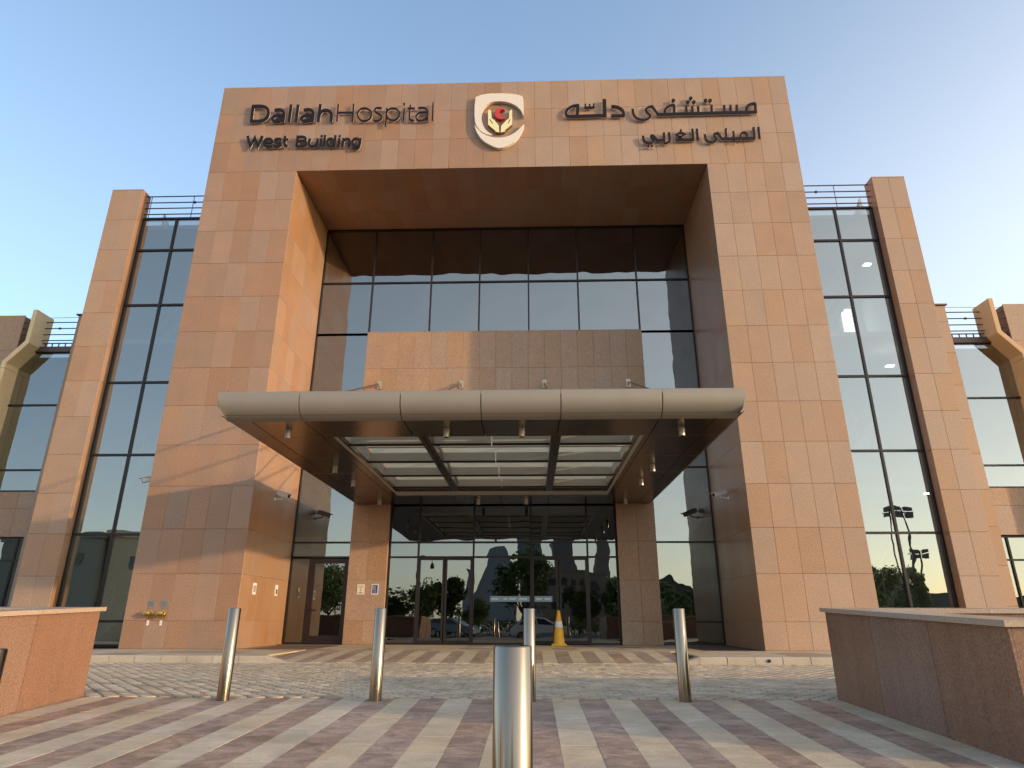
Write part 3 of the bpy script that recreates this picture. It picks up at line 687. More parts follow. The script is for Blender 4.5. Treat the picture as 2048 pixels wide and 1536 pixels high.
# ================================================================== SIGNS
HOSPITAL_NAME=[('D',[(0,[(-8.831,16.989),(-8.754,16.991),(-8.678,16.993),(-8.611,16.991),(-8.556,16.986),(-8.511,16.979),(-8.47,16.966),(-8.431,16.947),(-8.399,16.926),(-8.376,16.901),(-8.355,16.863),(-8.337,16.814),(-8.327,16.763),(-8.325,16.708),(-8.331,16.65),(-8.345,16.602),(-8.366,16.564),(-8.396,16.532),(-8.432,16.506),(-8.471,16.489),(-8.518,16.48),(-8.577,16.474),(-8.652,16.473),(-8.74,16.476),(-8.829,16.48)],[(-8.851,17.105),(-8.774,17.107),(-8.696,17.109),(-8.624,17.108),(-8.563,17.102),(-8.509,17.093),(-8.457,17.076),(-8.405,17.052),(-8.355,17.018),(-8.309,16.969),(-8.273,16.905),(-8.247,16.833),(-8.233,16.758),(-8.23,16.682),(-8.239,16.606),(-8.258,16.536),(-8.29,16.48),(-8.332,16.435),(-8.38,16.401),(-8.432,16.378),(-8.49,16.366),(-8.556,16.36),(-8.636,16.359),(-8.726,16.362),(-8.815,16.366)]),(0,[(-8.889,17.11),(-8.868,16.379)],[(-8.794,17.092),(-8.774,16.362)])]),('a',[(0,[(-8.066,16.794),(-8.039,16.802),(-8.014,16.81),(-7.987,16.815),(-7.956,16.819),(-7.924,16.821),(-7.897,16.817),(-7.869,16.808),(-7.844,16.794),(-7.826,16.777),(-7.812,16.752),(-7.798,16.715),(-7.788,16.675),(-7.784,16.636),(-7.786,16.59),(-7.787,16.537),(-7.787,16.483),(-7.787,16.428),(-7.787,16.374)],[(-8.104,16.906),(-8.077,16.915),(-8.048,16.924),(-8.015,16.93),(-7.979,16.935),(-7.937,16.937),(-7.894,16.931),(-7.85,16.916),(-7.805,16.891),(-7.763,16.851),(-7.732,16.797),(-7.71,16.739),(-7.696,16.68),(-7.69,16.621),(-7.692,16.567),(-7.693,16.516),(-7.693,16.464),(-7.693,16.409),(-7.694,16.354)]),(0,[(-7.759,16.69),(-7.808,16.693),(-7.858,16.695),(-7.909,16.694),(-7.963,16.689),(-8.019,16.679),(-8.069,16.661),(-8.112,16.632),(-8.147,16.592),(-8.169,16.536),(-8.157,16.468),(-8.126,16.41),(-8.082,16.364),(-8.03,16.34),(-7.976,16.33),(-7.924,16.328),(-7.875,16.335),(-7.827,16.35),(-7.783,16.373),(-7.752,16.407),(-7.733,16.444),(-7.717,16.475)],[(-7.747,16.576),(-7.796,16.578),(-7.843,16.58),(-7.889,16.579),(-7.937,16.574),(-7.984,16.566),(-8.02,16.554),(-8.048,16.535),(-8.067,16.513),(-8.071,16.504),(-8.069,16.496),(-8.059,16.477),(-8.044,16.461),(-8.021,16.45),(-7.983,16.443),(-7.944,16.442),(-7.907,16.447),(-7.87,16.458),(-7.844,16.473),(-7.828,16.489),(-7.815,16.515),(-7.799,16.546)])]),('l',[(0,[(-7.591,17.089),(-7.582,16.368)],[(-7.496,17.071),(-7.489,16.351)])]),('l',[(0,[(-7.354,17.082),(-7.347,16.362)],[(-7.259,17.065),(-7.254,16.345)])]),('a',[(0,[(-7.069,16.777),(-7.042,16.785),(-7.016,16.793),(-6.99,16.799),(-6.959,16.802),(-6.927,16.804),(-6.899,16.8),(-6.872,16.791),(-6.847,16.777),(-6.83,16.76),(-6.816,16.736),(-6.802,16.698),(-6.793,16.659),(-6.79,16.619),(-6.792,16.573),(-6.794,16.52),(-6.795,16.466),(-6.796,16.412),(-6.797,16.358)],[(-7.105,16.889),(-7.077,16.898),(-7.049,16.906),(-7.016,16.913),(-6.98,16.918),(-6.938,16.92),(-6.895,16.914),(-6.851,16.898),(-6.807,16.874),(-6.766,16.834),(-6.735,16.78),(-6.714,16.722),(-6.701,16.663),(-6.697,16.605),(-6.699,16.55),(-6.701,16.5),(-6.702,16.447),(-6.703,16.393),(-6.704,16.338)]),(0,[(-6.764,16.673),(-6.813,16.676),(-6.863,16.678),(-6.914,16.677),(-6.968,16.672),(-7.023,16.662),(-7.074,16.645),(-7.117,16.615),(-7.153,16.575),(-7.175,16.519),(-7.164,16.452),(-7.134,16.393),(-7.091,16.348),(-7.039,16.324),(-6.985,16.314),(-6.935,16.312),(-6.885,16.319),(-6.837,16.333),(-6.793,16.357),(-6.761,16.391),(-6.742,16.427),(-6.726,16.459)],[(-6.754,16.559),(-6.802,16.561),(-6.85,16.564),(-6.895,16.563),(-6.944,16.558),(-6.991,16.55),(-7.027,16.537),(-7.054,16.518),(-7.074,16.497),(-7.078,16.487),(-7.077,16.48),(-7.066,16.46),(-7.052,16.445),(-7.029,16.434),(-6.991,16.427),(-6.952,16.426),(-6.915,16.431),(-6.878,16.442),(-6.852,16.456),(-6.836,16.473),(-6.823,16.499),(-6.806,16.53)])]),('h',[(0,[(-6.592,17.084),(-6.596,16.356)],[(-6.498,17.066),(-6.503,16.338)]),(0,[(-6.495,16.61),(-6.476,16.653),(-6.459,16.691),(-6.44,16.718),(-6.413,16.738),(-6.379,16.753),(-6.346,16.761),(-6.313,16.761),(-6.28,16.754),(-6.252,16.741),(-6.227,16.72),(-6.203,16.691),(-6.185,16.66),(-6.175,16.629),(-6.168,16.588),(-6.164,16.539),(-6.162,16.481),(-6.164,16.416),(-6.165,16.35)],[(-6.579,16.676),(-6.56,16.719),(-6.538,16.766),(-6.507,16.811),(-6.464,16.843),(-6.416,16.865),(-6.367,16.876),(-6.317,16.876),(-6.266,16.865),(-6.218,16.842),(-6.173,16.805),(-6.135,16.758),(-6.104,16.705),(-6.085,16.647),(-6.076,16.59),(-6.071,16.531),(-6.069,16.466),(-6.071,16.398),(-6.072,16.331)])]),('H',[(0,[(-5.954,17.067),(-5.941,16.351)],[(-5.904,17.06),(-5.891,16.344)]),(0,[(-5.437,17.069),(-5.415,16.337)],[(-5.387,17.064),(-5.365,16.332)]),(0,[(-5.92,16.679),(-5.399,16.674)],[(-5.926,16.74),(-5.404,16.735)])]),('o',[(1,[(-4.802,16.596),(-4.802,16.569),(-4.804,16.541),(-4.809,16.515),(-4.816,16.491),(-4.826,16.467),(-4.839,16.445),(-4.854,16.425),(-4.871,16.408),(-4.89,16.393),(-4.911,16.381),(-4.933,16.372),(-4.956,16.366),(-4.98,16.364),(-5.005,16.364),(-5.029,16.368),(-5.053,16.375),(-5.077,16.385),(-5.1,16.398),(-5.121,16.414),(-5.142,16.432),(-5.16,16.453),(-5.176,16.475),(-5.19,16.5),(-5.201,16.525),(-5.21,16.552),(-5.217,16.579),(-5.22,16.606),(-5.221,16.634),(-5.219,16.661),(-5.215,16.687),(-5.207,16.712),(-5.197,16.736),(-5.184,16.758),(-5.169,16.778),(-5.152,16.796),(-5.133,16.811),(-5.112,16.823),(-5.09,16.832),(-5.066,16.838),(-5.042,16.84),(-5.017,16.84),(-4.993,16.836),(-4.969,16.829),(-4.945,16.818),(-4.922,16.805),(-4.9,16.789),(-4.88,16.77),(-4.862,16.75),(-4.846,16.727),(-4.832,16.703),(-4.821,16.677),(-4.812,16.651),(-4.806,16.623)],[(-4.753,16.595),(-4.752,16.56),(-4.755,16.525),(-4.761,16.492),(-4.771,16.46),(-4.783,16.431),(-4.799,16.403),(-4.818,16.379),(-4.839,16.357),(-4.863,16.339),(-4.888,16.324),(-4.916,16.313),(-4.944,16.306),(-4.973,16.303),(-5.003,16.304),(-5.033,16.308),(-5.062,16.317),(-5.091,16.329),(-5.119,16.345),(-5.146,16.365),(-5.17,16.387),(-5.193,16.413),(-5.213,16.441),(-5.231,16.472),(-5.246,16.504),(-5.257,16.538),(-5.265,16.573),(-5.27,16.608),(-5.271,16.642),(-5.268,16.677),(-5.263,16.711),(-5.253,16.742),(-5.24,16.773),(-5.225,16.8),(-5.206,16.825),(-5.184,16.847),(-5.161,16.866),(-5.135,16.88),(-5.108,16.892),(-5.079,16.899),(-5.05,16.902),(-5.02,16.901),(-4.99,16.897),(-4.96,16.888),(-4.931,16.875),(-4.903,16.859),(-4.876,16.839),(-4.851,16.816),(-4.828,16.79),(-4.808,16.762),(-4.791,16.731),(-4.776,16.698),(-4.765,16.665),(-4.757,16.63)])]),('s',[(0,[(-4.439,16.878),(-4.469,16.888),(-4.501,16.9),(-4.535,16.906),(-4.573,16.906),(-4.611,16.9),(-4.646,16.885),(-4.673,16.858),(-4.693,16.822),(-4.701,16.779),(-4.692,16.735),(-4.671,16.694),(-4.644,16.658),(-4.608,16.631),(-4.57,16.611),(-4.536,16.591),(-4.506,16.568),(-4.479,16.544),(-4.463,16.521),(-4.455,16.492),(-4.454,16.456),(-4.459,16.428),(-4.473,16.406),(-4.497,16.385),(-4.523,16.37),(-4.551,16.363),(-4.582,16.361),(-4.611,16.362),(-4.636,16.367),(-4.661,16.375),(-4.687,16.383)],[(-4.448,16.819),(-4.478,16.829),(-4.506,16.839),(-4.534,16.844),(-4.564,16.844),(-4.595,16.839),(-4.618,16.829),(-4.635,16.813),(-4.647,16.791),(-4.65,16.773),(-4.646,16.754),(-4.633,16.728),(-4.615,16.705),(-4.589,16.685),(-4.553,16.667),(-4.516,16.644),(-4.481,16.617),(-4.447,16.587),(-4.42,16.547),(-4.406,16.497),(-4.404,16.445),(-4.413,16.397),(-4.437,16.359),(-4.469,16.332),(-4.503,16.313),(-4.539,16.302),(-4.576,16.3),(-4.61,16.302),(-4.641,16.307),(-4.669,16.316),(-4.695,16.325)])]),('p',[(0,[(-4.301,16.859),(-4.289,16.097)],[(-4.251,16.854),(-4.24,16.092)]),(1,[(-3.86,16.589),(-3.86,16.563),(-3.862,16.538),(-3.867,16.514),(-3.874,16.491),(-3.884,16.468),(-3.896,16.448),(-3.91,16.43),(-3.926,16.413),(-3.944,16.4),(-3.963,16.389),(-3.984,16.38),(-4.005,16.375),(-4.027,16.372),(-4.049,16.373),(-4.072,16.376),(-4.094,16.383),(-4.116,16.393),(-4.136,16.405),(-4.156,16.419),(-4.174,16.436),(-4.19,16.455),(-4.205,16.476),(-4.218,16.499),(-4.228,16.523),(-4.236,16.547),(-4.241,16.573),(-4.244,16.598),(-4.245,16.624),(-4.242,16.649),(-4.238,16.673),(-4.231,16.697),(-4.221,16.719),(-4.209,16.739),(-4.195,16.758),(-4.179,16.774),(-4.161,16.788),(-4.142,16.799),(-4.121,16.808),(-4.1,16.813),(-4.078,16.816),(-4.055,16.815),(-4.032,16.812),(-4.01,16.805),(-3.988,16.795),(-3.967,16.783),(-3.948,16.768),(-3.93,16.751),(-3.913,16.732),(-3.899,16.711),(-3.886,16.688),(-3.876,16.664),(-3.868,16.64),(-3.863,16.614)],[(-3.811,16.587),(-3.81,16.554),(-3.813,16.522),(-3.82,16.49),(-3.829,16.461),(-3.842,16.432),(-3.857,16.407),(-3.874,16.384),(-3.895,16.363),(-3.917,16.346),(-3.941,16.332),(-3.967,16.322),(-3.993,16.315),(-4.02,16.312),(-4.048,16.312),(-4.076,16.317),(-4.103,16.325),(-4.13,16.337),(-4.156,16.352),(-4.181,16.37),(-4.204,16.392),(-4.224,16.416),(-4.243,16.442),(-4.259,16.471),(-4.272,16.502),(-4.282,16.533),(-4.29,16.566),(-4.294,16.599),(-4.294,16.632),(-4.291,16.665),(-4.285,16.697),(-4.276,16.727),(-4.264,16.755),(-4.249,16.781),(-4.231,16.805),(-4.211,16.825),(-4.188,16.843),(-4.164,16.857),(-4.138,16.868),(-4.112,16.874),(-4.084,16.877),(-4.056,16.877),(-4.028,16.872),(-4.0,16.864),(-3.973,16.852),(-3.947,16.837),(-3.923,16.818),(-3.9,16.796),(-3.879,16.772),(-3.86,16.745),(-3.844,16.716),(-3.831,16.685),(-3.821,16.653),(-3.814,16.62)])]),('i',[(0,[(-3.709,16.811),(-3.709,16.308)],[(-3.659,16.806),(-3.66,16.302)]),(0,[(-3.731,17.054),(-3.73,16.98)],[(-3.672,17.048),(-3.671,16.974)])]),('t',[(0,[(-3.511,16.975),(-3.513,16.873),(-3.516,16.771),(-3.518,16.676),(-3.519,16.588),(-3.519,16.505),(-3.514,16.435),(-3.504,16.381),(-3.486,16.338),(-3.456,16.304),(-3.414,16.29),(-3.37,16.288),(-3.329,16.286)],[(-3.461,16.968),(-3.464,16.866),(-3.467,16.764),(-3.468,16.67),(-3.469,16.582),(-3.47,16.503),(-3.465,16.44),(-3.457,16.397),(-3.447,16.373),(-3.434,16.358),(-3.41,16.35),(-3.372,16.348),(-3.331,16.347)]),(0,[(-3.575,16.8),(-3.329,16.793)],[(-3.579,16.861),(-3.332,16.855)])]),('a',[(0,[(-3.216,16.783),(-3.181,16.795),(-3.147,16.807),(-3.114,16.812),(-3.078,16.812),(-3.042,16.807),(-3.009,16.795),(-2.981,16.777),(-2.956,16.753),(-2.937,16.724),(-2.924,16.693),(-2.916,16.655),(-2.911,16.597),(-2.911,16.512),(-2.914,16.409),(-2.917,16.305)],[(-3.233,16.843),(-3.198,16.855),(-3.161,16.867),(-3.121,16.874),(-3.079,16.873),(-3.036,16.867),(-2.994,16.852),(-2.957,16.829),(-2.923,16.796),(-2.896,16.755),(-2.878,16.711),(-2.868,16.661),(-2.862,16.596),(-2.862,16.507),(-2.865,16.402),(-2.868,16.298)]),(0,[(-2.898,16.68),(-2.94,16.68),(-2.983,16.679),(-3.03,16.675),(-3.086,16.669),(-3.146,16.658),(-3.201,16.636),(-3.244,16.597),(-3.276,16.547),(-3.295,16.493),(-3.295,16.435),(-3.278,16.377),(-3.25,16.329),(-3.21,16.296),(-3.162,16.277),(-3.113,16.269),(-3.065,16.272),(-3.016,16.286),(-2.972,16.31),(-2.937,16.346),(-2.911,16.388),(-2.886,16.428)],[(-2.894,16.619),(-2.936,16.619),(-2.978,16.618),(-3.022,16.614),(-3.076,16.608),(-3.132,16.598),(-3.175,16.581),(-3.208,16.551),(-3.233,16.512),(-3.246,16.476),(-3.245,16.44),(-3.235,16.402),(-3.218,16.372),(-3.191,16.351),(-3.154,16.336),(-3.115,16.329),(-3.076,16.332),(-3.035,16.344),(-3.0,16.362),(-2.974,16.39),(-2.951,16.427),(-2.926,16.467)])]),('l',[(0,[(-2.747,17.048),(-2.742,16.303)],[(-2.698,17.045),(-2.693,16.299)])])]
BUILDING_NAME=[('W',[(0,[(-8.897,15.791),(-8.709,15.284),(-8.595,15.644),(-8.444,15.277),(-8.31,15.767)],[(-8.805,15.817),(-8.715,15.495),(-8.608,15.858),(-8.464,15.49),(-8.407,15.818)])]),('e',[(0,[(-8.23,15.48),(-8.179,15.478),(-8.126,15.476),(-8.08,15.477),(-8.039,15.48),(-7.999,15.487),(-7.959,15.516),(-7.961,15.578),(-7.983,15.631),(-8.016,15.674),(-8.057,15.702),(-8.102,15.719),(-8.148,15.724),(-8.192,15.717),(-8.235,15.698),(-8.271,15.667),(-8.293,15.621),(-8.304,15.568),(-8.302,15.511),(-8.283,15.454),(-8.253,15.401),(-8.215,15.356),(-8.17,15.327),(-8.122,15.311),(-8.076,15.304),(-8.033,15.309),(-7.996,15.322),(-7.962,15.335)],[(-8.241,15.576),(-8.19,15.573),(-8.139,15.571),(-8.096,15.572),(-8.06,15.575),(-8.037,15.579),(-8.04,15.576),(-8.04,15.569),(-8.047,15.586),(-8.059,15.602),(-8.077,15.614),(-8.105,15.625),(-8.133,15.628),(-8.161,15.623),(-8.189,15.611),(-8.207,15.595),(-8.218,15.573),(-8.224,15.542),(-8.223,15.515),(-8.214,15.486),(-8.195,15.454),(-8.175,15.43),(-8.151,15.414),(-8.119,15.403),(-8.089,15.399),(-8.061,15.402),(-8.03,15.413),(-7.996,15.426)])]),('s',[(0,[(-7.704,15.691),(-7.747,15.701),(-7.793,15.712),(-7.838,15.715),(-7.88,15.706),(-7.92,15.685),(-7.952,15.64),(-7.932,15.576),(-7.9,15.531),(-7.863,15.494),(-7.819,15.47),(-7.781,15.456),(-7.763,15.447),(-7.758,15.439),(-7.756,15.432),(-7.756,15.431),(-7.761,15.422),(-7.779,15.409),(-7.8,15.402),(-7.83,15.406),(-7.873,15.42),(-7.92,15.434)],[(-7.706,15.594),(-7.749,15.603),(-7.789,15.613),(-7.819,15.615),(-7.845,15.609),(-7.863,15.6),(-7.859,15.607),(-7.861,15.616),(-7.847,15.595),(-7.827,15.576),(-7.802,15.563),(-7.763,15.548),(-7.719,15.524),(-7.688,15.48),(-7.672,15.431),(-7.675,15.381),(-7.7,15.343),(-7.735,15.317),(-7.78,15.303),(-7.831,15.309),(-7.881,15.325),(-7.928,15.339)])]),('t',[(0,[(-7.632,15.782),(-7.63,15.695),(-7.629,15.608),(-7.625,15.533),(-7.62,15.476),(-7.612,15.424),(-7.588,15.37),(-7.543,15.337),(-7.502,15.324),(-7.467,15.313)],[(-7.549,15.767),(-7.548,15.681),(-7.546,15.596),(-7.543,15.524),(-7.539,15.473),(-7.534,15.443),(-7.53,15.434),(-7.521,15.427),(-7.494,15.419),(-7.459,15.408)]),(0,[(-7.657,15.606),(-7.465,15.609)],[(-7.668,15.677),(-7.476,15.68)])]),('B',[(0,[(-7.21,15.789),(-7.203,15.33)],[(-7.111,15.772),(-7.105,15.314)]),(0,[(-7.15,15.697),(-7.098,15.697),(-7.047,15.697),(-7.005,15.693),(-6.97,15.685),(-6.945,15.675),(-6.938,15.67),(-6.936,15.664),(-6.937,15.645),(-6.942,15.631),(-6.953,15.622),(-6.976,15.612),(-7.008,15.606),(-7.05,15.604),(-7.101,15.607),(-7.153,15.61)],[(-7.161,15.784),(-7.109,15.784),(-7.056,15.785),(-7.006,15.78),(-6.962,15.77),(-6.92,15.753),(-6.881,15.72),(-6.863,15.666),(-6.865,15.613),(-6.882,15.569),(-6.912,15.542),(-6.949,15.527),(-6.99,15.519),(-7.039,15.517),(-7.093,15.52),(-7.145,15.523)]),(0,[(-7.142,15.515),(-7.079,15.515),(-7.019,15.516),(-6.97,15.511),(-6.935,15.498),(-6.909,15.481),(-6.899,15.469),(-6.895,15.457),(-6.897,15.435),(-6.904,15.42),(-6.918,15.41),(-6.945,15.402),(-6.984,15.397),(-7.032,15.395),(-7.09,15.398),(-7.149,15.401)],[(-7.154,15.602),(-7.091,15.603),(-7.027,15.603),(-6.967,15.597),(-6.916,15.578),(-6.871,15.549),(-6.836,15.508),(-6.822,15.453),(-6.827,15.398),(-6.847,15.353),(-6.882,15.328),(-6.923,15.316),(-6.968,15.31),(-7.022,15.309),(-7.082,15.311),(-7.141,15.314)])]),('u',[(0,[(-6.793,15.664),(-6.798,15.601),(-6.803,15.535),(-6.802,15.471),(-6.791,15.415),(-6.771,15.364),(-6.74,15.321),(-6.697,15.295),(-6.652,15.284),(-6.61,15.285),(-6.569,15.297),(-6.53,15.32),(-6.496,15.351),(-6.477,15.391),(-6.469,15.43),(-6.463,15.463)],[(-6.711,15.64),(-6.716,15.576),(-6.721,15.516),(-6.721,15.469),(-6.714,15.435),(-6.704,15.41),(-6.695,15.397),(-6.68,15.388),(-6.656,15.382),(-6.632,15.383),(-6.606,15.391),(-6.58,15.406),(-6.562,15.422),(-6.554,15.438),(-6.549,15.465),(-6.543,15.497)]),(0,[(-6.53,15.652),(-6.532,15.321)],[(-6.458,15.639),(-6.46,15.309)])]),('i',[(0,[(-6.407,15.657),(-6.405,15.318)],[(-6.335,15.645),(-6.333,15.306)]),(0,[(-6.408,15.791),(-6.407,15.72)],[(-6.335,15.78),(-6.335,15.708)])]),('l',[(0,[(-6.297,15.789),(-6.295,15.315)],[(-6.224,15.777),(-6.223,15.304)])]),('d',[(1,[(-5.974,15.476),(-5.974,15.463),(-5.974,15.45),(-5.975,15.437),(-5.978,15.426),(-5.981,15.415),(-5.985,15.405),(-5.99,15.396),(-5.996,15.389),(-6.002,15.383),(-6.008,15.378),(-6.015,15.375),(-6.022,15.372),(-6.029,15.371),(-6.036,15.371),(-6.043,15.373),(-6.05,15.375),(-6.058,15.379),(-6.065,15.384),(-6.072,15.391),(-6.079,15.398),(-6.086,15.407),(-6.092,15.417),(-6.098,15.428),(-6.102,15.44),(-6.106,15.453),(-6.109,15.466),(-6.111,15.479),(-6.111,15.492),(-6.111,15.505),(-6.11,15.517),(-6.107,15.529),(-6.104,15.54),(-6.1,15.55),(-6.095,15.559),(-6.089,15.566),(-6.083,15.572),(-6.077,15.577),(-6.07,15.581),(-6.063,15.583),(-6.056,15.584),(-6.049,15.584),(-6.042,15.582),(-6.035,15.58),(-6.027,15.576),(-6.02,15.571),(-6.013,15.564),(-6.006,15.556),(-5.999,15.548),(-5.993,15.538),(-5.987,15.526),(-5.983,15.515),(-5.979,15.502),(-5.976,15.489)],[(-5.896,15.474),(-5.895,15.452),(-5.896,15.429),(-5.898,15.408),(-5.903,15.387),(-5.909,15.367),(-5.917,15.349),(-5.927,15.332),(-5.938,15.317),(-5.951,15.304),(-5.965,15.293),(-5.981,15.285),(-5.997,15.279),(-6.014,15.277),(-6.032,15.277),(-6.05,15.281),(-6.068,15.287),(-6.085,15.296),(-6.101,15.307),(-6.117,15.321),(-6.131,15.337),(-6.144,15.354),(-6.156,15.373),(-6.166,15.393),(-6.174,15.414),(-6.181,15.436),(-6.186,15.458),(-6.189,15.481),(-6.19,15.503),(-6.189,15.525),(-6.187,15.547),(-6.183,15.568),(-6.177,15.588),(-6.169,15.607),(-6.159,15.624),(-6.148,15.639),(-6.135,15.652),(-6.12,15.663),(-6.105,15.671),(-6.088,15.676),(-6.071,15.679),(-6.053,15.679),(-6.035,15.675),(-6.017,15.669),(-6.0,15.66),(-5.983,15.648),(-5.968,15.635),(-5.954,15.619),(-5.941,15.601),(-5.929,15.582),(-5.919,15.562),(-5.911,15.541),(-5.904,15.519),(-5.899,15.496)]),(0,[(-5.948,15.781),(-5.952,15.308)],[(-5.876,15.768),(-5.88,15.296)])]),('i',[(0,[(-5.808,15.643),(-5.809,15.304)],[(-5.736,15.631),(-5.738,15.293)]),(0,[(-5.804,15.779),(-5.807,15.708)],[(-5.732,15.763),(-5.735,15.692)])]),('n',[(0,[(-5.666,15.648),(-5.673,15.302)],[(-5.594,15.635),(-5.602,15.289)]),(0,[(-5.602,15.478),(-5.579,15.512),(-5.559,15.543),(-5.541,15.561),(-5.521,15.569),(-5.498,15.57),(-5.48,15.565),(-5.469,15.558),(-5.462,15.548),(-5.454,15.523),(-5.452,15.466),(-5.456,15.385),(-5.46,15.302)],[(-5.66,15.537),(-5.638,15.571),(-5.613,15.608),(-5.582,15.64),(-5.542,15.655),(-5.5,15.657),(-5.462,15.647),(-5.428,15.625),(-5.399,15.586),(-5.383,15.529),(-5.381,15.454),(-5.385,15.369),(-5.389,15.287)])]),('g',[(1,[(-5.123,15.464),(-5.122,15.452),(-5.123,15.44),(-5.125,15.428),(-5.127,15.418),(-5.131,15.407),(-5.136,15.398),(-5.142,15.389),(-5.148,15.382),(-5.155,15.376),(-5.162,15.371),(-5.171,15.367),(-5.179,15.365),(-5.187,15.364),(-5.196,15.364),(-5.205,15.365),(-5.214,15.368),(-5.223,15.372),(-5.231,15.378),(-5.239,15.384),(-5.247,15.392),(-5.254,15.4),(-5.26,15.41),(-5.265,15.421),(-5.27,15.432),(-5.274,15.443),(-5.276,15.456),(-5.278,15.468),(-5.278,15.48),(-5.278,15.492),(-5.276,15.503),(-5.273,15.514),(-5.269,15.525),(-5.265,15.534),(-5.259,15.542),(-5.253,15.55),(-5.246,15.556),(-5.238,15.561),(-5.23,15.565),(-5.222,15.567),(-5.213,15.568),(-5.204,15.568),(-5.195,15.566),(-5.187,15.564),(-5.178,15.559),(-5.17,15.554),(-5.162,15.548),(-5.154,15.54),(-5.147,15.531),(-5.141,15.522),(-5.135,15.511),(-5.13,15.5),(-5.127,15.488),(-5.124,15.476)],[(-5.045,15.462),(-5.044,15.44),(-5.045,15.417),(-5.049,15.396),(-5.054,15.375),(-5.061,15.356),(-5.07,15.338),(-5.081,15.321),(-5.094,15.307),(-5.108,15.294),(-5.123,15.284),(-5.14,15.277),(-5.157,15.272),(-5.175,15.27),(-5.193,15.27),(-5.212,15.273),(-5.23,15.279),(-5.248,15.287),(-5.265,15.298),(-5.281,15.311),(-5.296,15.326),(-5.309,15.343),(-5.322,15.362),(-5.332,15.382),(-5.341,15.403),(-5.348,15.424),(-5.353,15.447),(-5.356,15.469),(-5.357,15.492),(-5.355,15.514),(-5.352,15.536),(-5.347,15.557),(-5.34,15.576),(-5.331,15.594),(-5.32,15.611),(-5.307,15.626),(-5.293,15.638),(-5.278,15.648),(-5.261,15.656),(-5.244,15.661),(-5.226,15.663),(-5.207,15.663),(-5.189,15.66),(-5.171,15.654),(-5.153,15.645),(-5.136,15.634),(-5.119,15.621),(-5.104,15.606),(-5.091,15.589),(-5.079,15.57),(-5.068,15.55),(-5.059,15.529),(-5.053,15.507),(-5.048,15.485)]),(0,[(-5.101,15.634),(-5.102,15.552),(-5.103,15.471),(-5.107,15.401),(-5.113,15.345),(-5.122,15.301),(-5.133,15.276),(-5.151,15.261),(-5.178,15.253),(-5.208,15.251),(-5.236,15.256),(-5.268,15.268),(-5.303,15.282)],[(-5.029,15.622),(-5.03,15.54),(-5.032,15.457),(-5.036,15.383),(-5.043,15.32),(-5.054,15.263),(-5.076,15.213),(-5.115,15.181),(-5.159,15.168),(-5.202,15.164),(-5.244,15.172),(-5.282,15.187),(-5.318,15.2)])])]
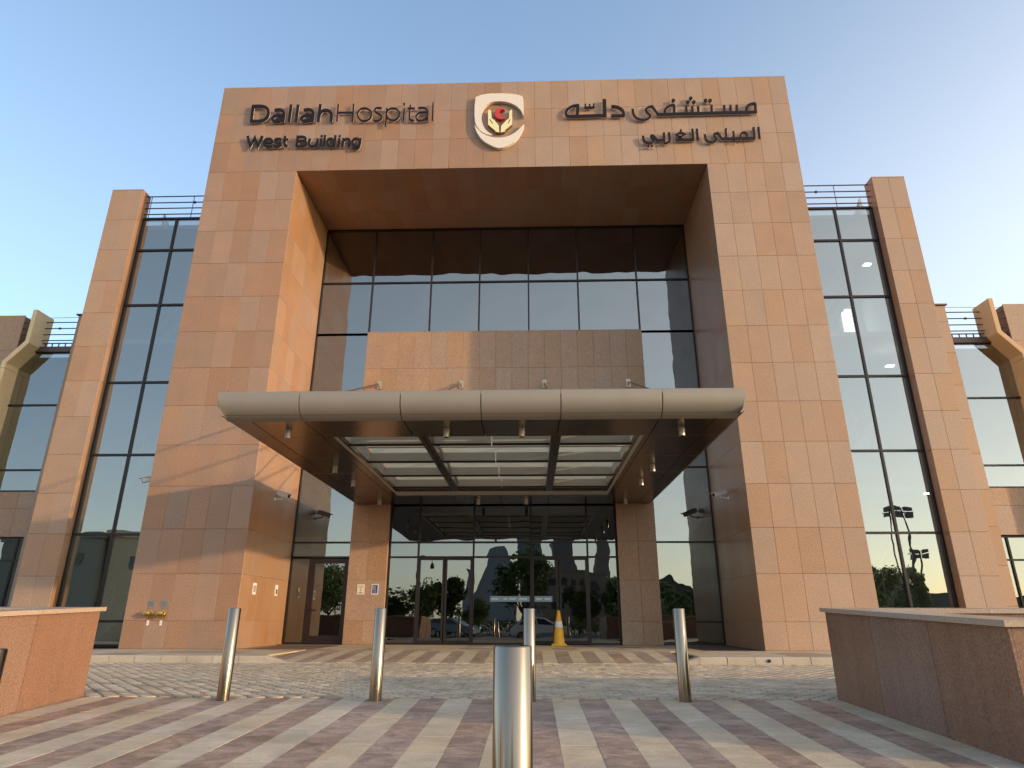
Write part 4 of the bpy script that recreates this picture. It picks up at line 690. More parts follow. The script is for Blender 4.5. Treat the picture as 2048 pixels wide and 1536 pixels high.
ARABIC_NAME=[('letter_group',[(0,[(7.969,16.439),(4.729,16.417)],[(7.958,16.336),(4.724,16.314)]),(0,[(7.947,16.342),(7.955,16.408),(7.962,16.475),(7.968,16.539),(7.977,16.607),(7.985,16.683),(7.973,16.761),(7.916,16.788),(7.86,16.779),(7.814,16.766),(7.772,16.751),(7.728,16.729),(7.687,16.697),(7.652,16.657),(7.625,16.611),(7.604,16.562),(7.59,16.511),(7.584,16.463),(7.579,16.42)],[(7.866,16.342),(7.873,16.409),(7.88,16.474),(7.886,16.539),(7.895,16.608),(7.901,16.667),(7.899,16.681),(7.896,16.682),(7.864,16.677),(7.824,16.665),(7.789,16.653),(7.757,16.637),(7.732,16.617),(7.711,16.593),(7.693,16.563),(7.679,16.531),(7.671,16.499),(7.666,16.46),(7.66,16.416)]),(0,[(7.295,16.693),(7.27,16.404)],[(7.371,16.694),(7.345,16.405)]),(0,[(7.093,16.689),(7.069,16.409)],[(7.168,16.69),(7.144,16.41)]),(0,[(6.891,16.694),(6.87,16.4)],[(6.967,16.696),(6.945,16.403)]),(0,[(6.478,16.722),(6.456,16.394)],[(6.554,16.724),(6.531,16.396)]),(0,[(6.034,16.681),(6.018,16.392)],[(6.11,16.683),(6.093,16.394)]),(0,[(5.842,16.686),(5.826,16.396)],[(5.918,16.688),(5.902,16.399)]),(0,[(5.646,16.681),(5.634,16.388)],[(5.721,16.685),(5.709,16.391)]),(0,[(5.299,16.361),(5.307,16.428),(5.316,16.496),(5.322,16.561),(5.329,16.632),(5.335,16.711),(5.316,16.792),(5.249,16.807),(5.188,16.787),(5.135,16.762),(5.088,16.735),(5.041,16.699),(5.0,16.658),(4.969,16.613),(4.947,16.566),(4.931,16.52),(4.922,16.474),(4.917,16.431),(4.914,16.392)],[(5.217,16.369),(5.226,16.436),(5.234,16.501),(5.24,16.565),(5.247,16.634),(5.251,16.692),(5.249,16.699),(5.246,16.7),(5.207,16.688),(5.162,16.667),(5.122,16.643),(5.085,16.615),(5.055,16.585),(5.036,16.557),(5.021,16.525),(5.01,16.493),(5.003,16.462),(4.999,16.427),(4.996,16.388)]),(0,[(4.794,16.36),(4.604,16.742)],[(4.723,16.301),(4.533,16.682)]),(0,[(4.599,16.772),(4.556,16.767),(4.51,16.761),(4.462,16.746),(4.415,16.717),(4.371,16.678),(4.335,16.629),(4.319,16.571),(4.319,16.512),(4.333,16.456),(4.364,16.408),(4.398,16.373),(4.417,16.346),(4.426,16.323),(4.429,16.307),(4.427,16.3),(4.409,16.279),(4.374,16.251),(4.334,16.232),(4.291,16.222),(4.242,16.221),(4.191,16.228),(4.138,16.245),(4.084,16.27),(4.042,16.301),(4.012,16.337),(3.989,16.382),(3.972,16.433),(3.963,16.492),(3.961,16.563),(3.959,16.638)],[(4.601,16.668),(4.559,16.663),(4.519,16.658),(4.487,16.648),(4.454,16.628),(4.424,16.601),(4.407,16.579),(4.402,16.559),(4.402,16.534),(4.408,16.51),(4.424,16.484),(4.457,16.45),(4.487,16.408),(4.505,16.361),(4.514,16.307),(4.498,16.247),(4.458,16.199),(4.407,16.16),(4.352,16.133),(4.294,16.12),(4.233,16.118),(4.172,16.127),(4.109,16.146),(4.045,16.176),(3.989,16.217),(3.946,16.269),(3.915,16.33),(3.892,16.399),(3.881,16.475),(3.878,16.553),(3.876,16.628)])]),('dot',[(2,[(6.399,16.891),(6.389,16.859),(6.37,16.834),(6.343,16.82),(6.316,16.821),(6.293,16.836),(6.278,16.862),(6.275,16.895),(6.284,16.927),(6.304,16.952),(6.33,16.966),(6.358,16.965),(6.381,16.95),(6.396,16.924)],[])]),('dot',[(2,[(6.546,16.888),(6.537,16.855),(6.517,16.83),(6.491,16.816),(6.464,16.817),(6.44,16.832),(6.426,16.858),(6.423,16.891),(6.432,16.923),(6.452,16.949),(6.478,16.962),(6.506,16.962),(6.529,16.947),(6.544,16.92)],[])]),('dot',[(2,[(5.811,16.841),(5.802,16.809),(5.783,16.784),(5.757,16.77),(5.729,16.771),(5.706,16.786),(5.691,16.812),(5.687,16.844),(5.696,16.877),(5.716,16.902),(5.742,16.916),(5.77,16.915),(5.793,16.9),(5.808,16.874)],[])]),('dot',[(2,[(6.007,16.836),(5.998,16.804),(5.979,16.778),(5.953,16.765),(5.925,16.765),(5.902,16.78),(5.887,16.807),(5.883,16.839),(5.893,16.871),(5.912,16.897),(5.938,16.911),(5.966,16.91),(5.989,16.895),(6.004,16.869)],[])]),('dot',[(2,[(5.918,16.996),(5.909,16.964),(5.89,16.938),(5.864,16.924),(5.836,16.925),(5.812,16.94),(5.798,16.967),(5.794,16.999),(5.803,17.031),(5.823,17.057),(5.849,17.071),(5.877,17.07),(5.9,17.055),(5.915,17.029)],[])]),('dot',[(2,[(5.341,16.919),(5.333,16.887),(5.313,16.861),(5.287,16.847),(5.259,16.848),(5.236,16.863),(5.221,16.89),(5.217,16.922),(5.226,16.954),(5.245,16.98),(5.271,16.994),(5.299,16.993),(5.323,16.978),(5.338,16.951)],[])]),('letter',[(0,[(3.214,16.672),(3.258,16.671),(3.299,16.669),(3.34,16.661),(3.387,16.645),(3.437,16.622),(3.478,16.595),(3.509,16.565),(3.535,16.53),(3.551,16.495),(3.559,16.457),(3.561,16.406),(3.564,16.349)],[(3.22,16.786),(3.264,16.784),(3.311,16.782),(3.363,16.772),(3.419,16.753),(3.477,16.726),(3.529,16.691),(3.572,16.65),(3.608,16.601),(3.635,16.543),(3.648,16.479),(3.651,16.417),(3.653,16.36)]),(0,[(3.641,16.397),(3.193,16.4)],[(3.636,16.294),(3.189,16.296)])]),('letter_group',[(0,[(2.943,17.041),(2.928,16.318)],[(3.062,17.042),(3.045,16.319)]),(0,[(3.042,16.425),(1.866,16.411)],[(3.039,16.313),(1.865,16.299)]),(0,[(2.125,16.87),(2.064,16.86),(2.0,16.849),(1.934,16.829),(1.871,16.793),(1.811,16.749),(1.76,16.699),(1.718,16.642),(1.686,16.579),(1.669,16.512),(1.672,16.444),(1.693,16.381),(1.732,16.33),(1.787,16.307),(1.844,16.3),(1.895,16.294)],[(2.134,16.766),(2.073,16.756),(2.014,16.746),(1.961,16.729),(1.908,16.7),(1.857,16.662),(1.816,16.622),(1.784,16.58),(1.762,16.535),(1.753,16.5),(1.754,16.47),(1.764,16.44),(1.779,16.42),(1.806,16.409),(1.853,16.403),(1.905,16.397)]),(0,[(2.065,16.858),(2.028,16.346)],[(2.169,16.849),(2.131,16.337)])]),('diacritic',[(0,[(2.327,16.66),(2.661,16.669)],[(2.327,16.739),(2.661,16.747)]),(0,[(2.34,16.867),(2.327,16.701)],[(2.396,16.862),(2.383,16.696)]),(0,[(2.479,16.855),(2.466,16.698)],[(2.535,16.849),(2.522,16.692)]),(0,[(2.619,16.868),(2.605,16.694)],[(2.674,16.863),(2.66,16.689)])])]
ARABIC_BUILDING=[('letter',[(0,[(7.895,15.768),(7.875,15.309)],[(7.966,15.775),(7.946,15.316)])]),('letter_group',[(0,[(7.736,15.764),(7.714,15.304)],[(7.807,15.77),(7.785,15.311)]),(0,[(7.767,15.376),(6.676,15.38)],[(7.757,15.289),(6.668,15.293)]),(1,[(7.496,15.43),(7.494,15.418),(7.49,15.405),(7.486,15.394),(7.482,15.382),(7.476,15.372),(7.469,15.362),(7.462,15.354),(7.455,15.346),(7.447,15.34),(7.439,15.335),(7.43,15.332),(7.422,15.329),(7.414,15.328),(7.406,15.328),(7.398,15.33),(7.39,15.333),(7.382,15.337),(7.376,15.342),(7.369,15.348),(7.363,15.356),(7.358,15.365),(7.354,15.375),(7.351,15.386),(7.349,15.397),(7.348,15.409),(7.347,15.421),(7.348,15.433),(7.35,15.446),(7.353,15.458),(7.357,15.47),(7.362,15.481),(7.368,15.492),(7.374,15.501),(7.381,15.51),(7.389,15.517),(7.397,15.523),(7.405,15.528),(7.413,15.532),(7.422,15.535),(7.43,15.536),(7.438,15.535),(7.446,15.534),(7.454,15.531),(7.461,15.527),(7.468,15.522),(7.475,15.515),(7.481,15.507),(7.486,15.499),(7.49,15.489),(7.493,15.478),(7.495,15.467),(7.496,15.455),(7.496,15.442)],[(7.556,15.429),(7.553,15.408),(7.548,15.388),(7.541,15.369),(7.533,15.35),(7.523,15.332),(7.512,15.316),(7.5,15.301),(7.486,15.288),(7.472,15.276),(7.457,15.267),(7.441,15.26),(7.425,15.256),(7.409,15.253),(7.393,15.254),(7.378,15.257),(7.363,15.262),(7.349,15.27),(7.336,15.28),(7.324,15.291),(7.314,15.305),(7.305,15.321),(7.298,15.337),(7.293,15.356),(7.289,15.375),(7.287,15.394),(7.286,15.414),(7.288,15.435),(7.291,15.455),(7.296,15.475),(7.303,15.495),(7.311,15.514),(7.32,15.532),(7.332,15.548),(7.344,15.563),(7.357,15.576),(7.372,15.588),(7.387,15.597),(7.403,15.604),(7.419,15.609),(7.435,15.611),(7.451,15.611),(7.466,15.608),(7.481,15.602),(7.495,15.594),(7.508,15.585),(7.52,15.573),(7.53,15.559),(7.539,15.543),(7.546,15.526),(7.552,15.508),(7.555,15.489),(7.557,15.469),(7.557,15.449)]),(0,[(7.078,15.629),(7.066,15.345)],[(7.139,15.634),(7.127,15.35)]),(0,[(6.841,15.653),(6.818,15.353)],[(6.902,15.655),(6.879,15.354)]),(0,[(6.743,15.356),(6.623,15.618)],[(6.681,15.307),(6.56,15.569)]),(0,[(6.604,15.604),(6.569,15.602),(6.53,15.6),(6.487,15.582),(6.456,15.538),(6.441,15.487),(6.439,15.431),(6.462,15.382),(6.488,15.346),(6.493,15.331),(6.488,15.316),(6.47,15.289),(6.447,15.269),(6.416,15.258),(6.375,15.254),(6.334,15.259),(6.296,15.273),(6.261,15.295),(6.237,15.327),(6.225,15.379),(6.22,15.455),(6.215,15.535)],[(6.599,15.516),(6.564,15.514),(6.535,15.513),(6.524,15.508),(6.518,15.499),(6.512,15.478),(6.511,15.461),(6.522,15.438),(6.55,15.399),(6.569,15.341),(6.55,15.278),(6.516,15.227),(6.472,15.19),(6.422,15.172),(6.366,15.166),(6.314,15.173),(6.264,15.192),(6.214,15.223),(6.173,15.277),(6.154,15.355),(6.149,15.44),(6.144,15.52)])]),('dot',[(2,[(7.127,15.231),(7.121,15.212),(7.109,15.197),(7.094,15.189),(7.077,15.19),(7.064,15.198),(7.055,15.214),(7.054,15.232),(7.059,15.251),(7.071,15.266),(7.087,15.274),(7.103,15.274),(7.117,15.265),(7.126,15.25)],[])]),('dot',[(2,[(6.914,15.703),(6.908,15.685),(6.896,15.67),(6.88,15.661),(6.864,15.662),(6.85,15.671),(6.841,15.686),(6.84,15.705),(6.845,15.724),(6.857,15.739),(6.873,15.747),(6.889,15.747),(6.903,15.738),(6.912,15.723)],[])]),('letter',[(0,[(5.905,15.748),(5.9,15.296)],[(5.976,15.756),(5.971,15.304)])]),('letter_group',[(0,[(5.763,15.752),(5.754,15.284)],[(5.834,15.759),(5.825,15.29)]),(0,[(5.817,15.371),(5.226,15.368)],[(5.81,15.284),(5.221,15.281)]),(0,[(5.272,15.309),(5.594,15.545),(5.414,15.673),(5.214,15.538),(5.423,15.315)],[(5.245,15.373),(5.484,15.541),(5.409,15.587),(5.321,15.527),(5.466,15.374)])]),('dot',[(2,[(5.458,15.705),(5.454,15.687),(5.443,15.674),(5.429,15.666),(5.414,15.667),(5.401,15.675),(5.393,15.689),(5.391,15.706),(5.396,15.724),(5.406,15.737),(5.42,15.745),(5.436,15.744),(5.448,15.736),(5.457,15.722)],[])]),('letter',[(0,[(4.993,15.624),(4.997,15.553),(5.001,15.484),(5.0,15.42),(4.995,15.358),(4.987,15.305),(4.975,15.276),(4.957,15.263),(4.921,15.253),(4.879,15.242)],[(5.064,15.637),(5.068,15.566),(5.072,15.493),(5.071,15.422),(5.066,15.353),(5.055,15.283),(5.028,15.217),(4.98,15.181),(4.931,15.168),(4.888,15.157)])]),('letter_group',[(0,[(4.83,15.624),(4.822,15.306)],[(4.901,15.628),(4.893,15.31)]),(0,[(4.875,15.377),(4.6,15.366)],[(4.872,15.289),(4.598,15.279)]),(0,[(4.671,15.332),(4.643,15.382),(4.614,15.433),(4.585,15.479),(4.556,15.517),(4.525,15.551),(4.485,15.574),(4.441,15.553),(4.412,15.507),(4.406,15.447),(4.435,15.393),(4.467,15.349),(4.478,15.323),(4.476,15.31),(4.464,15.29),(4.446,15.273),(4.418,15.262),(4.38,15.258),(4.342,15.263),(4.304,15.28),(4.267,15.307),(4.241,15.34),(4.229,15.384),(4.223,15.447),(4.218,15.515)],[(4.612,15.278),(4.584,15.329),(4.556,15.378),(4.53,15.419),(4.504,15.452),(4.483,15.476),(4.478,15.478),(4.483,15.481),(4.48,15.477),(4.48,15.473),(4.493,15.449),(4.526,15.402),(4.553,15.343),(4.543,15.28),(4.514,15.23),(4.476,15.195),(4.428,15.177),(4.374,15.17),(4.322,15.178),(4.27,15.201),(4.22,15.237),(4.179,15.29),(4.159,15.36),(4.152,15.433),(4.147,15.501)])]),('dot',[(2,[(4.898,15.216),(4.893,15.197),(4.882,15.182),(4.866,15.174),(4.85,15.175),(4.835,15.183),(4.826,15.199),(4.824,15.218),(4.829,15.236),(4.841,15.251),(4.856,15.259),(4.873,15.259),(4.887,15.25),(4.896,15.235)],[])]),('dot',[(2,[(4.367,15.1),(4.362,15.081),(4.351,15.066),(4.336,15.058),(4.319,15.059),(4.305,15.067),(4.296,15.082),(4.293,15.101),(4.298,15.12),(4.31,15.135),(4.325,15.143),(4.342,15.142),(4.356,15.134),(4.365,15.118)],[])]),('dot',[(2,[(4.483,15.109),(4.478,15.091),(4.466,15.076),(4.451,15.068),(4.434,15.068),(4.42,15.077),(4.411,15.092),(4.409,15.111),(4.414,15.13),(4.425,15.145),(4.44,15.153),(4.457,15.152),(4.471,15.143),(4.48,15.128)],[])])]
EMBLEM={'shield_upper':[(-1.298,17.211),(-1.246,17.248),(-1.124,17.306),(-0.95,17.341),(-0.774,17.359),(-0.424,17.358),(-0.073,17.327),(0.119,17.282),(0.242,17.23),(0.29,17.17),(0.307,17.027),(0.316,16.678),(0.318,16.376),(0.294,16.42),(0.257,16.55),(0.188,16.681),(0.101,16.788),(-0.003,16.871),(-0.142,16.951),(-0.282,16.998),(-0.421,17.022),(-0.561,17.027),(-0.7,17.009),(-0.822,16.964),(-0.925,16.884),(-1.019,16.755),(-1.069,16.605),(-1.088,16.411),(-1.075,16.239),(-1.034,16.068),(-0.962,15.896),(-0.866,15.767),(-0.754,15.685),(-0.716,15.642),(-0.822,15.661),(-0.942,15.695),(-1.063,15.772),(-1.168,15.891),(-1.248,16.03),(-1.298,16.202),(-1.321,16.46),(-1.322,16.85)],'shield_lower':[(-1.316,16.07),(-1.271,15.882),(-1.19,15.691),(-1.093,15.521),(-0.971,15.382),(-0.817,15.268),(-0.663,15.174),(-0.51,15.112),(-0.375,15.13),(-0.239,15.185),(-0.104,15.265),(0.015,15.353),(0.134,15.513),(0.236,15.72),(0.306,15.908),(0.327,16.06),(0.254,15.973),(0.151,15.848),(0.032,15.725),(-0.139,15.611),(-0.309,15.548),(-0.445,15.531),(-0.582,15.53),(-0.752,15.559),(-0.924,15.638),(-1.08,15.751),(-1.22,15.924)],'hand':[(-0.849,16.682),(-0.792,16.663),(-0.765,16.576),(-0.741,16.306),(-0.675,16.262),(-0.509,16.012),(-0.486,15.737),(-0.601,15.761),(-0.639,15.825),(-0.862,16.059),(-0.872,16.578)],'hand2':[(-0.098,16.676),(-0.072,16.623),(-0.068,16.048),(-0.293,15.834),(-0.31,15.758),(-0.447,15.732),(-0.431,15.994),(-0.261,16.219),(-0.175,16.298),(-0.159,16.582)],'crescent':[(-0.315,16.654),(-0.346,16.694),(-0.384,16.724),(-0.426,16.742),(-0.47,16.748),(-0.513,16.74),(-0.554,16.72),(-0.589,16.689),(-0.618,16.648),(-0.637,16.599),(-0.647,16.546),(-0.646,16.491),(-0.636,16.438),(-0.615,16.389),(-0.586,16.346),(-0.55,16.313),(-0.51,16.292),(-0.466,16.282),(-0.422,16.286),(-0.381,16.302),(-0.344,16.329),(-0.313,16.367),(-0.322,16.395),(-0.353,16.38),(-0.386,16.377),(-0.419,16.384),(-0.449,16.403),(-0.474,16.431),(-0.493,16.467),(-0.503,16.507),(-0.504,16.548),(-0.495,16.589),(-0.479,16.624),(-0.454,16.652),(-0.425,16.671),(-0.392,16.678),(-0.359,16.674),(-0.327,16.659)],'slit1':[(-0.82,16.259),(-0.796,16.275),(-0.704,16.098),(-0.717,16.085)],'slit2':[(-0.123,16.242),(-0.147,16.259),(-0.216,16.086),(-0.202,16.073)]}

def sign(name, label, data, depth=.052, y0=-.12):
    zs = [p[1] for _, st in data for s_ in st for p in s_[1]]; xs = [p[0] for _, st in data for s_ in st for p in s_[1]]
    c = Vector(((min(xs)+max(xs))/2, 0, min(zs))); root = thing(name, label, 'sign', c)
    kk = 0
    for nm, strokes in data:
        mb = MB(); 
        for q, (cl_, L, Rr) in enumerate(strokes):
            yy = y0+.0025*q+.0006*(kk % 3); kk += 1
            for (ya, yb, mi) in ((yy, y0+.030, 0), (y0+.031+.0008*q, y0+depth+.001*q, 1)):
                if cl_ == 2: mb.prism(L, ya, yb, mi, mi); continue
                n_ = len(L); m_ = n_ if cl_ else n_-1
                vs = [(p[0], ya, p[1]) for p in L]+[(p[0], ya, p[1]) for p in Rr]+[(p[0], yb, p[1]) for p in L]+[(p[0], yb, p[1]) for p in Rr]
                o = len(mb.v); mb.v += vs
                for i in range(m_):
                    j = (i+1) % n_
                    for f_ in ((o+i, o+j, o+n_+j, o+n_+i), (o+2*n_+i, o+3*n_+i, o+3*n_+j, o+2*n_+j), (o+i, o+2*n_+i, o+2*n_+j, o+j), (o+n_+i, o+n_+j, o+3*n_+j, o+3*n_+i)): mb.f.append(f_); mb.m.append(mi)
                if not cl_:
                    for i in (0, n_-1): mb.f.append((o+i, o+n_+i, o+3*n_+i, o+2*n_+i)); mb.m.append(mi)
        ob = mb.build('letter' if len(nm) == 1 else nm, [LETTER, LSIDE], root); ob.location = -c
    # standoff pins
    pins = MB(); n_ = max(3, int((max(xs)-min(xs))/.45))
    for nm, strokes in data:
        p = strokes[0][1][0]; q = strokes[0][2][0] if strokes[0][2] else p
        cxp, czp = ((p[0]+q[0])/2, (p[1]+q[1])/2-.05); pins.tube((cxp, y0+depth, czp), (cxp, 0, czp), .012, 5)
    ob = pins.build('standoff_pins', LSIDE, root); ob.location = -c
    return root
sign('latin_name_sign', 'raised dark lettering reading Dallah Hospital at the top left of the portal', HOSPITAL_NAME)
sign('latin_building_sign', 'raised dark bold lettering reading West Building under the hospital name', BUILDING_NAME)
sign('arabic_name_sign', 'large raised dark Arabic hospital name at the top right of the portal', ARABIC_NAME)
sign('arabic_building_sign', 'smaller raised dark Arabic building name under the Arabic hospital name', ARABIC_BUILDING)
EM = thing('emblem', 'pale shield emblem with two cupped hands and red crescent on the portal', 'emblem', (-.5, 0, 14.9))
for nm, mats, y0, y1, lab in (('shield_upper', [EMB, EMB], -.13, -.02, None), ('shield_lower', [EMB, EMB], -.13, -.02, None), ('hand', [HAND, HSIDE], -.135, -.03, None), ('hand2', [HAND, HSIDE], -.135, -.03, None), ('crescent', [RED, RED], -.13, -.02, 'red crescent')):
    mb = MB().prism(EMBLEM[nm], y0, y1, 0, 1); ob = mb.build(nm.replace('2', '').replace('shield_upper', 'shield_band').replace('shield_lower', 'shield_band'), mats, EM); ob.location = -Vector(EM.location)
    if lab: ob['label'] = lab
for nm in ('slit1', 'slit2'):
    ob = MB().prism(EMBLEM[nm], -.139, -.136, 0, 0).build('thumb_line', LETTER, EM); ob.location = -Vector(EM.location)

# ================================================================== BOLLARDS
def bollard():
    root = thing('bollard', '', 'bollard', (0,0,0), 'stainless steel bollards on the forecourt')
    MB().lathe((0,0,0), [(.070, -.03), (.070, .995), (.067, 1.0), (.060, 1.001)], 40).build('post', STEEL, root, smooth=True)
    MB().lathe((0,0,0), [(.059, .985), (.059, .9985)], 32).build('top_cap', STEEL, root)
    MB().lathe((0,0,0), [(.073, -.03), (.073, .006)], 32).build('base_ring', STEEL, root)
    return root
b0 = bollard(); first = True
for (x, y, lab) in [(-3.11,-9.30,'steel bollard at the forecourt edge, first from the left in the row of four'), (-1.35,-9.28,'steel bollard second from the left in the row, before the left entrance pier'),
                    (.42,-9.27,'steel bollard in the row, mostly hidden behind the big nearest bollard'), (2.19,-9.24,'steel bollard on the right end of the row, before the right glass strip'),
                    (.385,-14.95,'largest and nearest steel bollard, cut off by the bottom edge of the frame'), (-1.415,-15.15,'near steel bollard cut by the left edge of the frame beside the granite wall')]:
    o = b0 if first else copy_tree(b0); first = False
    o.location = (x, y, rampz(y)); o['label'] = lab; o.rotation_euler = (0, 0, random.uniform(0, 6))

# ================================================================== PLANTER WALLS
def planter(s, label):
    mir = (lambda x: x) if s > 0 else (lambda x: 2*CX-x-.01)
    root = thing('planter_wall', label, 'wall', (mir(9), -10.6, -.2))
    zt = lambda y: .82-.041*(-9.03-y)
    def pb(mb, x0, x1, y0, y1, zb, e, t, top=None):
        a, b_ = sorted((mir(x0), mir(x1)))
        vs = [(a,y0,zb(y0)),(b_,y0,zb(y0)),(b_,y1,zb(y1)),(a,y1,zb(y1)),(a,y0,t(y0)),(b_,y0,t(y0)),(b_,y1,t(y1)),(a,y1,t(y1))]
        mb.add(vs, [(0,3,2,1),(4,5,6,7),(0,1,5,4),(1,2,6,5),(2,3,7,6),(3,0,4,7)])
    def put(mb, nm, mt):
        o = mb.build(nm, mt, root); o.location = -Vector(root.location); return o
    g = MB(); zb = lambda y: -.6
    pb(g, 4.015, 4.33, -12.18, -9.055, zb, 0, zt); pb(g, 4.33, 15, -9.37, -9.055, zb, 0, zt); pb(g, 4.33, 15, -12.18, -11.86, zb, 0, zt)
    put(g, 'wall_core', MORTAR)
    for y0, y1 in ((-12.205, -11.15), (-11.15, -10.10), (-10.10, -9.03)):   # inner long face
        mb = MB(); pb(mb, 3.99, 4.014, y0+(.003 if y0 > -12 else 0), y1-.003, zb, 0, zt); put(mb, 'granite_panel', WALLST)
    for i in range(9):
        x0 = 4.016+1.2*i; x1 = x0+1.196
        mb = MB(); pb(mb, x0, x1, -12.205, -12.181, zb, 0, zt); put(mb, 'granite_panel', WALLST)
        mb = MB(); pb(mb, x0, x1, -9.054, -9.03, zb, 0, zt); put(mb, 'granite_panel', WALLST)
        mb = MB(); pb(mb, max(x0, 4.36), x1, -9.395, -9.371, zb, 0, zt); put(mb, 'granite_panel', WALLST)
    t2 = lambda y: zt(y)+.048; b2 = lambda y: zt(y)+.001
    for y0, y1 in ((-12.25, -11.16), (-11.16, -10.11), (-10.11, -8.985)):
        mb = MB(); pb(mb, 3.945, 4.375, y0+.003, y1-.003, b2, 0, t2); o = put(mb, 'coping_stone', COPING)
    for i in range(8):
        x0 = 4.378+1.3*i; x1 = x0+1.296
        mb = MB(); pb(mb, x0, x1, -9.44, -8.985, b2, 0, t2); put(mb, 'coping_stone', COPING)
        mb = MB(); pb(mb, x0, x1, -12.25, -11.8, b2, 0, t2); put(mb, 'coping_stone', COPING)
    mb = MB(); pb(mb, 4.34, 14.9, -11.85, -9.40, zb, 0, lambda y: .35); put(mb, 'soil', plain('planter_soil', (.13, .09, .06), .95, var=.3, scale=15, bump=.6))
planter(1, 'long brown granite planter wall with pale coping on the right of the forecourt')
planter(-1, 'sunlit granite planter wall with pale coping on the left edge of the frame')

# ================================================================== SMALL THINGS
def cctv(loc, aim, label, wall):
    root = thing('security_camera', label, 'security camera', loc, 'security cameras by the entrance'); root.scale = (1.25, 1.25, 1.25)
    a = Vector(aim).normalized(); hd = Vector((wall[0], wall[1], 0))
    MB().lathe((0,0,0), [(.045, 0), (.045, .02)], 14, axis=hd).build('mount_plate', CAMW, root, smooth=True)
    e = hd*.20+Vector((0,0,.02)); mb = MB(); mb.tube((0,0,0), e, .016, 8); mb.tube(e, e+Vector((0,0,.06)), .018, 8); mb.build('bracket_arm', CAMW, root)
    c = e+Vector((0,0,.10)); u = a; v = Vector((0,0,1)).cross(u).normalized(); w2 = u.cross(v)
    mb = MB(); vs = []
    for sgn in (-1, 1):
        for (p, q) in ((-.05,-.045),(.05,-.045),(.05,.045),(.03,.06),(-.03,.06),(-.05,.045)): vs.append(c+u*(.19*sgn)+v*p+w2*q)
    mb.add(vs, [(0,1,2,3,4,5)[::-1], (6,7,8,9,10,11)]+[(i, (i+1)%6, 6+(i+1)%6, 6+i) for i in range(6)]); mb.build('camera_body', CAMW, root)
    mb = MB(); vs = [c+u*.25+v*-.058+w2*.066, c+u*.25+v*.058+w2*.066, c+u*-.16+v*.058+w2*.066, c+u*-.16+v*-.058+w2*.066]; vs += [q-w2*.008 for q in vs]
    mb.add(vs, [(0,1,2,3),(7,6,5,4),(0,4,5,1),(1,5,6,2),(2,6,7,3),(3,7,4,0)]); mb.build('sun_shield', CAMW, root)
    MB().lathe(c+u*.192, [(.036, 0), (.036, .004)], 14, axis=u).build('camera_lens', BLACK, root)
cctv((OR-.002, 1.6, 4.02), (-.86, -.42, -.30), 'white security camera on the shaded right side wall of the portal', (-1, 0))
cctv((OL+.002, 1.55, 4.02), (.86, -.42, -.30), 'white security camera on the sunlit left side wall of the portal', (1, 0))
cctv((-10.01, .5, 4.28), (-.8, -.55, -.28), 'white security camera sticking out of the portal over the left stair glass', (-1, 0))
# fire brigade inlets
for i, x in enumerate((-9.36, -9.02)):
    root = thing('fire_inlet', ('brass fire hose inlet low on the left portal pier, nearer its outer edge', 'brass fire hose inlet low on the left portal pier, right of its twin')[i], 'fire hose inlet', (x, 0, .83), 'brass fire hose inlets')
    MB().lathe((0,-.002,0), [(.10, 0), (.10, .012), (.07, .02), (.065, .10)], 24, axis=(0,-1,0)).build('flange', BRASS, root, smooth=True)
    MB().lathe((0,-.102,0), [(.085, 0), (.085, .035), (.055, .045)], 24, axis=(0,-1,0)).build('inlet_cap', BRASS, root, smooth=True)
    mb = MB(); mb.tube((-.08,-.12,0), (-.16,-.12,0), .018, 8); mb.tube((.08,-.12,0), (.10,-.12,0), .018, 8); mb.build('cap_lugs', BRASS, root)
    pl = tag(MB().box(x-.075+.01, x+.085, -.010, -.001, .99, 1.17).build('sign_plate', PLATEM), ('small metal plate above the left fire inlet', 'small metal plate above the right fire inlet')[i], 'sign', 'metal plates over the fire inlets')
    g = MB()
    for q in range(3): g.box(x-.045, x+.06, -.0125, -.0102, 1.035+.04*q, 1.043+.04*q)
    g.build('plate_lines', BLACK, pl)
    pl = tag(MB().box(x-.035, x+.025, -.008, -.001, .56, .68).build('sign_plate', WHITE), ('small white tag below the left fire inlet', 'small white tag below the right fire inlet')[i], 'sign', 'white tags under the fire inlets')
    g = MB(); g.box(x-.02, x+.01, -.0105, -.0082, .60, .605); g.box(x-.02, x+.01, -.0105, -.0082, .63, .635); g.build('tag_lines', BLACK, pl)
# notices
nb = tag(MB().box(-4.89, -4.66, S-.012, S-.002, 1.42, 1.72).build('notice', plain('notice_paper', (.74, .66, .55), .5)), 'white framed notice on the left entrance pier', 'notice')
g = MB()
for a, b_, z in ((-4.85,-4.70,1.655), (-4.83,-4.72,1.61), (-4.80,-4.75,1.56), (-4.80,-4.75,1.53), (-4.84,-4.71,1.475), (-4.82,-4.73,1.455)): g.box(a, b_, S-.0145, S-.0125, z, z+.012)
g.build('printed_lines', BLACK, nb)
nb = tag(MB().box(-4.445, -4.235, S-.012, S-.002, 1.42, 1.725).build('notice', WHITE), 'blue notice with white border on the left entrance pier', 'notice')
MB().box(-4.42, -4.26, S-.0155, S-.0125, 1.45, 1.70).build('blue_field', plain('notice_blue', (.03, .045, .22), .4), nb)
g = MB()
for z in (1.66, 1.62, 1.58, 1.55, 1.51, 1.48): g.box(-4.37 if z < 1.65 else -4.40, -4.31, S-.0185, S-.0158, z, z+.008)
g.box(-4.40, -4.38, S-.0185, S-.0158, 1.62, 1.645); g.box(-4.40, -4.38, S-.0185, S-.0158, 1.57, 1.59); g.build('printed_lines', WHITE, nb)
